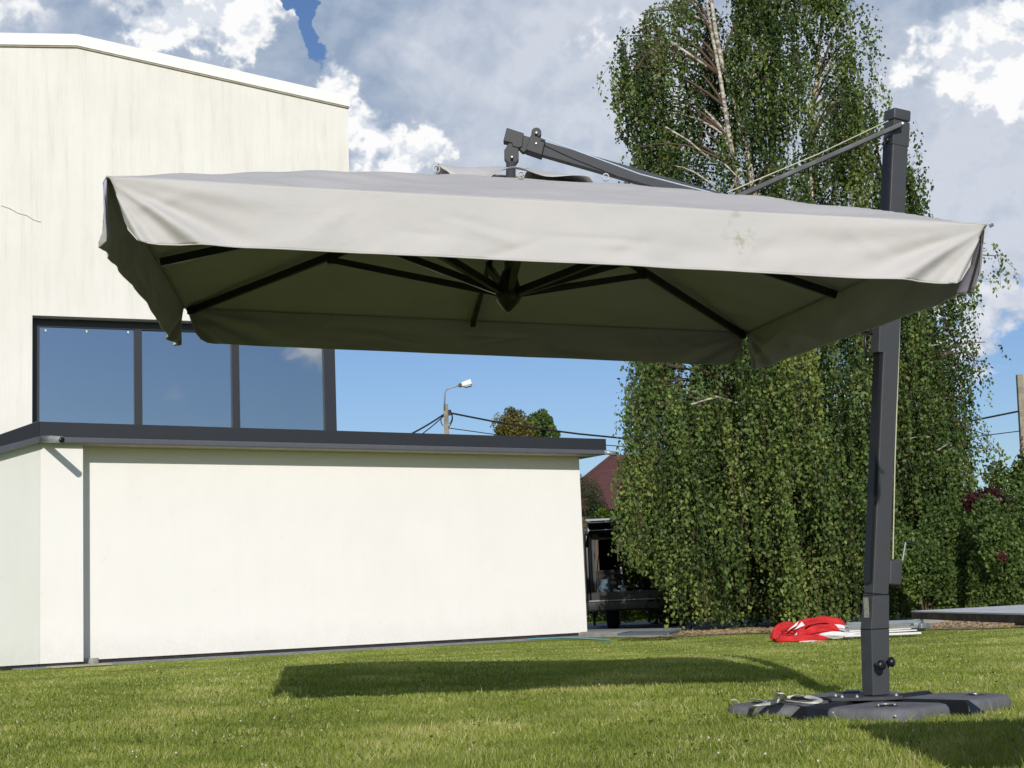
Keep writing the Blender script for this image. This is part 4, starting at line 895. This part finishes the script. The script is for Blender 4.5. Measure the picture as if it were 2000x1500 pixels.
# vent cap with wavy rim and its strap loops
nv = 40; vt = []
vmb = []; m1, m2 = 10, 96
ring = []
for a_i in range(m1):
    r_ = .07+.26*a_i/(m1-1)
    for b_i in range(m2):
        a = b_i/m2*2*math.pi; sq = 1/max(abs(math.cos(a)), abs(math.sin(a))); rr_ = r_*min(sq, 1.28)
        k = a_i/(m1-1); bulge = .042*math.sin(a*4+.6)*k**1.5+.026*math.sin(a*7+1.)*k**2+.02*math.sin(a*3+2.2)*k
        x_, y_ = rr_*math.cos(a), rr_*math.sin(a); z_ = HP*(1-max(abs(x_), abs(y_))/A_)+.032+bulge+.012*(1-k)
        ring.append(L(x_, y_, z_))
ii = [(a*m2+b, a*m2+(b+1) % m2, (a+1)*m2+(b+1) % m2, (a+1)*m2+b) for a in range(m1-1) for b in range(m2)]
vo = npmesh('vent_flap', np.array(ring), np.array(ii), M['fabric'], parent=um, smooth=True); solid(vo, .0012)
for px, py, Yl in ((853, 331, 6.05), (1018, 343, 6.02), (1183, 347, 6.15)):
    c = P(px, py, Yl); lp_ = MB(); n_ = 9; w_ = .011
    for w0 in (-1,):
        pa_ = [c+np.array([.004*math.cos(t_), .0, 0])+np.array([.010*math.cos(t_), -.004, .016*math.sin(t_)]) for t_ in np.linspace(-1.4, math.pi+1.4, n_)]
        vs = []; 
        for p_ in pa_: vs += [p_+np.array([-.0, -w_, 0]), p_+np.array([.0, w_, 0])]
        lp_.add(vs, [(2*j, 2*j+1, 2*j+3, 2*j+2) for j in range(n_-1)])
    o = lp_.build('strap_loop', M['strap'], um, smooth=True); solid(o, .002)
# ribs and struts
hub = P(993, 577, 6.53); hubl = CM.T@(hub-CC); 
ends = [(-1, -1), (0, -1), (1, -1), (1, 0), (1, 1), (0, 1), (-1, 1), (-1, 0)]
upv = CM@np.array([0, 0, 1.])
for a, b in ends:
    e = L(a*(A_-.03), b*(A_-.03), -.020); t = L(a*.05, b*.05, HP-.055)
    r_ = MB().bar(t, e, .020, .034, upv).build('rib', M['metal_dark'], um)
    dr = (e-t)/np.linalg.norm(e-t); MB().bar(e-dr*.035, e+dr*.004, .024, .034, upv).build('rib_tip', M['knob'], r_)
    s_ = .50; j = t+(e-t)*s_-upv*.018; h_ = L(hubl[0]+a*.035, hubl[1]+b*.035, hubl[2]+.012)
    st = MB().bar(h_, j, .026, .030, upv).build('strut', M['metal_dark'], um)
    MB().box(j+upv*.004, (.03, .03, .045)).build('rib_joint', M['knob'], r_)
# corner stud seen at the right tip
MB().lathe(L(A_+.004, -A_-.004, -.008), [(.006, 0), (.006, .014), (.003, .016)], 8, (.7, -.5, .3)).build('stud', M['bolt'], um)
MB().lathe(hub-upv*.045, [(.006, -.028), (.02, -.016), (.046, .012), (.056, .035), (.055, .075), (.042, .11), (.030, .15)], 20, upv).build('hub', M['knob'], um, smooth=True)
cp0 = L(hubl[0], hubl[1], hubl[2]+.05); cp1 = P(998, 318, 6.56)
MB().tube([cp0, cp1], .022, 14).build('centre_pole', M['metal'], um, smooth=True)
MB().lathe(L(0, 0, HP-.085), [(.04, 0), (.05, .01), (.05, .035), (.03, .045)], 16, upv).build('rib_crown', M['knob'], um, smooth=True)
MB().tube([P(1004, 560, 6.50), P(1011, 505, 6.50)], .004, 6).build('lift_cord', M['rope_blue'], um)
# head bracket above the vent
def pxprism(pl_, Y, half, name, m_, parent, bevel=.003):
    a = [P(x_, y_, Y) for x_, y_ in pl_]; return MB().prism([p-np.array([0, half, 0]) for p in a], (0, 2*half, 0)).build(name, m_, parent, bevel=bevel)
YH_ = 6.58
hb = pxprism([(990, 253), (1023, 263.5), (1020, 290), (1013, 292), (1001, 289), (1000, 283), (994, 281), (983, 279)][::-1], YH_, .028, 'head_bracket', M['metal_head'], um)
pxprism([(994, 281), (1005, 284), (1013, 292), (1013, 314), (1008, 321), (991, 320), (985, 312), (985, 296), (990, 288)][::-1], YH_, .022, 'pivot_plate', M['metal_head'], um)
pxprism([(1021, 266), (1037, 271), (1031, 297), (1021, 300), (1015, 294)][::-1], YH_, .020, 'link_block', M['metal_head'], um)
cl = pxprism([(1039, 268), (1065, 278), (1058, 308), (1026, 297), (1033, 280), (1036, 270)][::-1], YH_, .040, 'arm_collar', M['metal_head'], um)
MB().lathe(P(1047.5, 262, YH_)-np.array([0, .028, 0]), [(.0206, 0), (.022, .002), (.022, .054), (.0206, .056)], 20, (0, 1, 0)).build('pulley_housing', M['metal_head'], um, smooth=False)
MB().lathe(P(1048, 254, YH_), [(.009, -.004), (.010, .002), (.007, .008)], 10).build('pulley_cap', M['knob'], cl)
for (x_, y_, p_) in ((1047.5, 265, cl), (1047, 286, cl), (1000, 312, hb)):
    MB().lathe(P(x_, y_, YH_)-np.array([0, .048, 0]), [(.003, 0), (.0062, .003), (.0062, .02)], 8, (0, 1, 0)).build('bolt', M['bolt'], p_)
# arm from the head down to the slider on the mast
ar0, ar1 = P(1046, 288, 6.58), P(1718, 482, 6.97)
MB().bar(ar0, ar1, .062, .045, (0, 1, 0)).build('arm', M['metal'], um, bevel=.004)
jn = P(1420, 396, 6.83)+np.array([0, -.035, 0])
mast_top_px = (1752, 222)
mT = P(1753, 218, 6.90); mJ = P(1711.5, 1160, 6.95); mJ2 = P(1708.5, 1228, 6.95); mB = P(1711, 1357, 6.96)
su = P(1761, 243, 6.83)
MB().bar(jn, su, .022, .026, (0, 1, 0)).build('arm_strut', M['metal'], um, bevel=.003)
MB().lathe(su-np.array([0, .02, 0]), [(.004, 0), (.009, .003), (.009, .03)], 10, (0, 1, 0)).build('bolt', M['bolt'], um)
MB().lathe(P(1759, 236, 6.95), [(.004, 0), (.008, .004), (.004, .01)], 8, (0, 0, 1)).build('bolt', M['bolt'], um)
# mast: rectangular tube turned so that its left side shows
yaw = math.radians(24)
ax = (mT-mJ)/np.linalg.norm(mT-mJ); xr = np.array([math.cos(yaw), math.sin(yaw)*1., 0]); xr -= ax*np.dot(xr, ax); xr /= np.linalg.norm(xr); yr = np.cross(ax, xr)
def mbar(a, b, wx, wy, ox=0., oy=0.):
    a = a+xr*ox+yr*oy; b = b+xr*ox+yr*oy; m_ = MB(); x_, y_ = wx/2, wy/2
    return m_.hexa([a-xr*x_-yr*y_, a+xr*x_-yr*y_, a+xr*x_+yr*y_, a-xr*x_+yr*y_], [b-xr*x_-yr*y_, b+xr*x_-yr*y_, b+xr*x_+yr*y_, b-xr*x_+yr*y_])
MW, MD = .086, .068
mbar(mJ, mT-ax*.05, MW, MD).build('mast', M['metal'], um, bevel=.005)
mc = mbar(mT-ax*.05, mT+ax*.004, MW+.010, MD+.012).build('mast_cap', M['metal'], um, bevel=.008)
mbar(mT-ax*.17, mT-ax*.055, MW+.006, MD+.006).build('cap_collar', M['metal'], um, bevel=.003)
# dark guide rail let into the left side
tt = lambda y_: mJ+ax*np.linalg.norm(P(1725, y_, 7.15)-P(1725, 1160, 7.15))
mbar(tt(1140), tt(300), .020, .045, -MW/2-.004).build('slide_rail', M['knob'], um)
sl = mbar(tt(706), tt(440), .034, .060, -MW/2-.012, -.004).build('slider', M['metal'], um, bevel=.003)
hd0 = P(1703, 652, 6.86); hd1 = P(1690, 653, 6.84); hd2 = P(1689.5, 675, 6.84); hd3 = P(1693, 698, 6.84); hd4 = P(1702, 697, 6.86)
MB().tube([hd0, hd1, hd2, hd3, hd4], .006, 8).build('slider_handle', M['knob'], sl, smooth=True)
MB().lathe(P(1731, 276, 6.86), [(.008, 0), (.014, .004), (.014, .02), (.006, .03)], 10, (0, -1, 0)).build('top_pulley', M['knob'], um, smooth=True)
# joint and base tube
bx, by = np.array([math.cos(yaw), math.sin(yaw), 0]), np.array([-math.sin(yaw), math.cos(yaw), 0])
def sect(c, ax_, x_, y_, wx, wy): return [c-x_*wx/2-y_*wy/2, c+x_*wx/2-y_*wy/2, c+x_*wx/2+y_*wy/2, c-x_*wx/2+y_*wy/2]
MB().hexa(sect(mJ2, None, bx, by, .098, .080), sect(mJ-ax*.002, None, xr, yr, .090, .072)).build('mast_joint', M['metal'], um, bevel=.003)
MB().hexa(sect(mB, None, bx, by, .092, .078), sect(mJ2-np.array([0, 0, .002]), None, bx, by, .099, .081)).build('base_tube', M['metal'], um, bevel=.004)
for c_, w_ in ((mJ2, (.101, .083)), (mJ-ax*.004, (.093, .075))): MB().box(c_, (w_[0], w_[1], .004), yaw).build('joint_seam', M['knob'], um)
# sticker on the joint's left side
n_ = -bx
q0 = (mJ+mJ2)/2; sv = by*.020; dz = np.array([0, 0, .07])
MB().prism([q0+n_*.0500-sv*.9-dz*.9+np.array([0, 0, 0]), q0+n_*.0500+sv*.9-dz*.9, q0+n_*.0475+sv*.9+dz*.9, q0+n_*.0475-sv*.9+dz*.9], n_*.0012).build('sticker', M['sticker'], um)
# winch box with crank
wb = mbar(tt(1141), tt(1092), .072, .085, MW/2+.037, .01).build('winch_box', M['metal'], um, bevel=.010)
c0, c1, c2 = P(1763, 1094, 6.95), P(1769, 1059, 6.95), P(1790, 1063, 6.95)
MB().tube([c0, c1], .0045, 8).build('crank', M['bolt'], wb); MB().tube([c1, c2], .0055, 8).build('crank_grip', M['knob'], wb)
# clamp knobs
for x_, y_, Y_ in ((1718, 1299, 6.87), (1736, 1293, 6.93)):
    c = P(x_, y_, Y_); d_ = (-by) if x_ < 1730 else (bx*.6-by*.8)
    pr = MB(); nn = 24
    for k, (r_, h_) in enumerate(((.018, 0), (.022, .004), (.022, .018), (.014, .024))): pass
    kb = MB().lathe(c, [(.008, -.03), (.008, 0), (.018, .001), (.022, .006), (.022, .020), (.015, .026)], 12, d_); 
    kb.v = [tuple(np.array(p)) for p in kb.v]; kb.build('knob', M['knob'], um, smooth=True)
# ropes
rp = MB().tube([P(1056, 268, 6.52), P(1120, 292, 6.54), P(1250, 340, 6.6), P(1420, 384, 6.7)], .0028, 6).build('arm_rope', M['rope_blue'], um)
MB().tube([P(1735, 236, 6.86), P(1600, 300, 7.0), P(1420, 376, 6.9)], .0028, 6).build('mast_rope', M['rope'], um)
MB().tube([P(1771, 258, 6.90), P(1762, 480, 6.91), P(1755, 700, 6.92), P(1748, 900, 6.92), P(1744, 1092, 6.92)], .0028, 6).build('winch_rope', M['rope'], um)
# foot plate and cross feet
pc = up(mB, 0); zp = float(mB[2])
MB().prism([pc+q+np.array([0, 0, zp-.018]) for q in (np.array([-.21, -.05, 0]), np.array([.0, -.13, 0]), np.array([.095, -.10, 0]), np.array([.10, .05, 0]), np.array([-.05, .12, 0]), np.array([-.2, .08, 0]))], (0, 0, .016)).build('foot_plate', M['metal'], um, bevel=.003)
for q in ((-.16, -.04), (-.10, -.07), (-.17, .05), (.07, -.08)): MB().lathe(pc+np.array([q[0], q[1], zp-.002]), [(.009, 0), (.009, .005), (.004, .006), (.004, .010)], 6).build('bolt', M['bolt'], um)
bc = np.array([1.535, 7.02, 0]); 
for k in range(4):
    a = math.radians(44+90*k); d_ = np.array([math.cos(a), math.sin(a), 0]); s_ = np.array([-d_[1], d_[0], 0]); r0, r1 = .03, .56
    lo = lambda r, w_, z_: bc+d_*r+s_*w_+np.array([0, 0, z_])
    z0 = .002
    ftm = MB().add([lo(r0, -.055, z0), lo(r0, .055, z0), lo(r0, .02, .082), lo(r0, -.02, .082), lo(r1, -.075, z0), lo(r1, .075, z0), lo(r1-.07, .012, .080), lo(r1-.07, -.012, .080)],
                   [(0, 1, 2, 3), (4, 7, 6, 5), (0, 3, 7, 4), (1, 5, 6, 2), (3, 2, 6, 7), (0, 4, 5, 1)])
    ftm.build('cross_foot', M['metal_dark'], um)
# weight slabs between the feet: each can be lifted out
LABS = ['grey weight slab at the right of the parasol foot, clip on top', 'grey weight slab behind the parasol mast', 'grey weight slab at the left under the cream strap', 'grey weight slab nearest the camera with a metal clip']
for k in range(4):
    a = math.radians(-1+90*k); d_ = np.array([math.cos(a), math.sin(a), 0]); s_ = np.array([-d_[1], d_[0], 0]); z0 = .001
    o = bc+d_*.075; root = empty('weight_slab', o+d_*.3, LABS[k], 'weight', 'weight slabs of the parasol foot')
    q = .455; e1, e2 = (d_+s_)/math.sqrt(2), (d_-s_)/math.sqrt(2)
    def outline(m_, z):
        # square with its outer corner rounded
        P_ = []
        def cor(cx, cy, r, a0, a1, n=5):
            for t_ in np.linspace(a0, a1, n): P_.append(o+e1*(cx+r*math.cos(t_))+e2*(cy+r*math.sin(t_))+np.array([0, 0, z]))
        r = .05
        cor(m_+r*.3, m_+r*.3, r*.3, math.pi, 1.5*math.pi); cor(q-m_-r, m_+r, r, 1.5*math.pi, 2*math.pi); cor(q-m_-.11, q-m_-.11, .11, 0, .5*math.pi, 8); cor(m_+r, q-m_-r, r, .5*math.pi, math.pi)
        return P_
    rings = [outline(.040, z0), outline(.030, .030), outline(.032, .056), outline(.040, .070), outline(.056, .076), outline(.10, .0775)]
    n_ = len(rings[0]); vs = [p for rg_ in rings for p in rg_]; fs = [(j*n_+i_, j*n_+(i_+1) % n_, (j+1)*n_+(i_+1) % n_, (j+1)*n_+i_) for j in range(len(rings)-1) for i_ in range(n_)]
    fs += [tuple(range(n_))[::-1], tuple(range((len(rings)-1)*n_, len(rings)*n_))]
    MB().add(vs, fs).build('slab', M['rubber'], root, smooth=True).modifiers.new('wn', 'WEIGHTED_NORMAL')
    cpos = o+d_*.40+s_*(-.02)
    cz = .0775
    MB().lathe(cpos+np.array([0, 0, cz-.001]), [(.05, 0), (.048, .002)], 20).build('recess', M['metal_dark'], root)
    MB().tube([cpos+s_*.035+np.array([0, 0, cz+.004]), cpos+s_*.03-d_*.02+np.array([0, 0, cz+.008]), cpos-s_*.03-d_*.02+np.array([0, 0, cz+.008]), cpos-s_*.035+np.array([0, 0, cz+.004])], .006, 8).build('clip', M['bolt'], root, smooth=True)
# cream strap lying in loops on the left slab
def ribbon(ptsl, w_, name, lab=None, parent=None):
    ps = [np.array(p, float) for p in ptsl]; n_ = 8; sm_ = []
    for i_ in range(len(ps)-1):
        p0 = ps[max(i_-1, 0)]; p1 = ps[i_]; p2 = ps[i_+1]; p3 = ps[min(i_+2, len(ps)-1)]
        for t_ in np.linspace(0, 1, n_, endpoint=False): sm_.append(.5*((2*p1)+(-p0+p2)*t_+(2*p0-5*p1+4*p2-p3)*t_*t_+(-p0+3*p1-3*p2+p3)*t_**3))
    sm_.append(ps[-1]); m_ = MB(); vs = []
    for i_, p in enumerate(sm_):
        d_ = sm_[min(i_+1, len(sm_)-1)]-sm_[max(i_-1, 0)]; sd = np.cross(d_, (0, 0, 1)); sd /= np.linalg.norm(sd)+1e-9
        tw_ = .5*math.sin(i_*.21); sd = sd*math.cos(tw_)+np.array([0, 0, 1])*math.sin(tw_); vs += [p-sd*w_/2, p+sd*w_/2]
    m_.add(vs, [(2*j, 2*j+1, 2*j+3, 2*j+2) for j in range(len(sm_)-1)])
    o = m_.build(name, M['strap'], parent, loc=ps[0] if parent is None else None, smooth=True); solid(o, .003); return o
zz = .092
cs = G(1520, 1365, .08); strap = empty('cotton_strap', cs, 'cream cotton strap with a knot lying loose on the parasol foot', 'strap')
pp = lambda x_, y_, z_=zz: G(x_, y_, z_)
ribbon([pp(1466, 1363), pp(1490, 1369), pp(1508, 1372), pp(1522, 1366, .10)], .022, 'strap_end', parent=strap)
ribbon([pp(1522, 1366, .10), pp(1516, 1358, .12), pp(1524, 1352, .15), pp(1532, 1358, .13), pp(1528, 1368, .09)], .026, 'knot', parent=strap)
ribbon([pp(1530, 1368, .09), pp(1545, 1360, .11), pp(1565, 1358, .10), pp(1585, 1362), pp(1602, 1366), pp(1592, 1371), pp(1560, 1371), pp(1528, 1369, .09)], .024, 'loop', parent=strap)
ribbon([pp(1524, 1370, .085), pp(1500, 1374), pp(1475, 1378), pp(1465, 1386, .05), pp(1448, 1391, .02)], .022, 'strap_end', parent=strap)
q = G(1441, 1376, .05); tag(MB().box(q+np.array([0, 0, .0]), (.026, .004, .085), ax=np.array([[.8, -.6, 0], [.35, .45, .82], [.49, .66, -.57]])).build('paper_tag', M['strap'], loc=q), 'small pale tag stuck on the left edge of the parasol foot', 'tag')

# ------------------------------------------------------------------ folded red gazebo lying on the lawn
def gazebo():
    c = G(1590, 1256, 0); c = np.array([3.38, 17.5, 0]); root = empty('folded_gazebo', c, 'folded red and white pop up gazebo lying on the lawn with grey legs', 'folded gazebo')
    def roll(px_pts, R_, seed, m_, name, flat=.75):
        rg = np.random.default_rng(seed); ps = [P(x_, y_, Y_) for x_, y_, Y_ in px_pts]; n1, n2 = 90, 34; ph = rg.uniform(0, 6.28, 8); V = []
        pp_ = np.array(ps); tt_ = np.linspace(0, 1, len(ps)); T_ = np.linspace(0, 1, n2); C_ = np.stack([np.interp(T_, tt_, pp_[:, k]) for k in range(3)], 1)
        for k in range(3): C_[1:-1, k] = (C_[:-2, k]+C_[1:-1, k]*2+C_[2:, k])/4
        for j_ in range(n2):
            d_ = unit(C_[min(j_+1, n2-1)]-C_[max(j_-1, 0)]); u_ = unit(np.cross(d_, (0, 1, .2))); v_ = np.cross(d_, u_); t_ = T_[j_]
            rr_ = R_*math.sqrt(max(.02, 1-(2*t_-1)**4))*(1+.12*math.sin(t_*11+ph[0]))
            for i_ in range(n1):
                a = i_/n1*2*math.pi
                f_ = 1-.22*abs(math.sin(a*2.5+ph[1]+t_*1.6))**.7-.12*abs(math.sin(a*5.5+ph[2]-t_*2.2))+.05*math.sin(a*9+t_*7+ph[3])
                q_ = C_[j_]+(u_*math.cos(a)*flat+v_*math.sin(a))*rr_*f_*1.15
                if q_[2] < .005: q_[2] = .005
                V.append(q_)
        Fq = [(j_*n1+i_, j_*n1+(i_+1) % n1, (j_+1)*n1+(i_+1) % n1, (j_+1)*n1+i_) for j_ in range(n2-1) for i_ in range(n1)]
        return npmesh(name, np.array(V), np.array(Fq), M[m_], parent=root, smooth=True)
    roll([(1512, 1249, 17.6), (1520, 1236, 17.7), (1540, 1228, 17.7), (1562, 1236, 17.6), (1570, 1250, 17.5)], .105, 1, 'red', 'red_cloth')
    roll([(1515, 1250, 17.4), (1545, 1250, 17.35), (1580, 1249, 17.35), (1618, 1249, 17.4)], .075, 2, 'red', 'red_cloth')
    roll([(1545, 1232, 17.9), (1575, 1217, 17.9), (1608, 1212, 17.9), (1640, 1220, 17.9), (1650, 1228, 17.9)], .085, 3, 'red', 'red_cloth')
    roll([(1570, 1240, 17.6), (1600, 1233, 17.6), (1625, 1232, 17.6), (1640, 1243, 17.6)], .095, 4, 'red', 'red_cloth')
    roll([(1605, 1226, 17.75), (1640, 1225, 17.7), (1668, 1233, 17.7)], .045, 5, 'white_cloth', 'white_cloth')
    roll([(1600, 1240, 17.5), (1640, 1240, 17.45), (1672, 1243, 17.4)], .05, 6, 'white_cloth', 'white_cloth')
    roll([(1560, 1254, 17.25), (1600, 1255, 17.25), (1650, 1254, 17.3)], .025, 7, 'white_cloth', 'white_cloth')
    for a_, b_, c_ in (((1538, 1232), (1560, 1213), (1556, 1222)), ((1552, 1230), (1572, 1221), (1566, 1214)), ((1549, 1243), (1557, 1235), (1556, 1245))):
        pa_ = [P(*q_, 17.50) for q_ in (a_, b_, c_)]; MB().prism(pa_, (0, .02, 0)).build('white_print', M['white_cloth'], root)
    for k in range(9):
        y_ = 17.35+.05*k; z_ = .05+.022*((k*5) % 7)
        MB().bar((3.58+.02*k, y_, z_), (4.42+.015*(k % 3), y_-.06, z_+.01*(k % 2)), .022, .022, (0, 0, 1)).build('leg', M['pole_grey'] if k % 3 else M['white_cloth'], root)
    for k in range(8): MB().box((4.44+random.uniform(-.04, .08), 17.35+.05*k, .05+random.random()*.13), (.08, .05, .06), random.random()).build('joint', M['bolt'] if k % 3 == 0 else M['pole_grey'], root, bevel=.008)
gazebo()

# ------------------------------------------------------------------ table at the right edge
def table():
    tz = .487; x0, y1 = 1.30, 5.22; w_, d_ = 1.9, 1.55; sl_ = .012
    root = empty('table', (x0+w_/2, y1-d_/2, 0), 'weathered table with pale worn top and dark brown edge, cut by the right frame', 'table')
    def Q(x_, y_, z_): return np.array([x_, y_, z_+(x_-x0)*sl_])
    r = .03; pl_ = []
    for cx, cy, a0 in ((x0+r, y1-d_+r, math.pi), (x0+w_-r, y1-d_+r, 1.5*math.pi), (x0+w_-r, y1-r, 0), (x0+r, y1-r, .5*math.pi)):
        for t_ in np.linspace(0, math.pi/2, 5): pl_.append((cx+r*math.cos(a0+t_), cy+r*math.sin(a0+t_)))
    MB().prism([Q(x_, y_, tz-.004) for x_, y_ in pl_], (0, 0, .004)).build('table_top', M['table_top'], root)
    MB().prism([Q(x_, y_, tz-.026) for x_, y_ in pl_], (0, 0, .0215)).build('table_board', M['table_edge'], root)
    MB().hexa([Q(x0+.16, y1-d_+.15, tz-.047), Q(x0+w_-.16, y1-d_+.15, tz-.047), Q(x0+w_-.16, y1-.6, tz-.047), Q(x0+.16, y1-.6, tz-.047)], [Q(x0+.16, y1-d_+.15, tz-.027), Q(x0+w_-.16, y1-d_+.15, tz-.027), Q(x0+w_-.16, y1-.6, tz-.027), Q(x0+.16, y1-.6, tz-.027)]).build('apron', M['table_edge'], root)
    for x_ in (x0+.85, x0+w_-.3):
        for y_ in (y1-d_+.2, y1-.68): MB().bar((x_, y_, 0), Q(x_, y_, tz-.05), .06, .06, (0, 1, 0)).build('leg', M['table_edge'], root)
table()
# orange flower at the left edge of the lawn
c = G(2, 1393, .03); fl_ = empty('orange_flower', c, 'small orange flower in the grass at the left edge', 'flower')
pf_ = MB()
for k in range(7):
    a = k/7*6.28; d_ = np.array([math.cos(a), math.sin(a), .3]); s_ = np.array([-d_[1], d_[0], 0])
    pf_.add([c, c+d_*.012+s_*.007, c+d_*.024, c+d_*.012-s_*.007], [(0, 1, 2, 3)])
pf_.build('petals', M['orange'], fl_); MB().tube([up(c, 0), c], .0015, 5).build('stem', M['leaf_bright'], fl_)
print('tris', sum(len(o.data.loop_triangles) or sum(len(p.vertices)-2 for p in o.data.polygons) for o in COL.objects if o.type == 'MESH' and len(o.data.polygons) < 5e4))
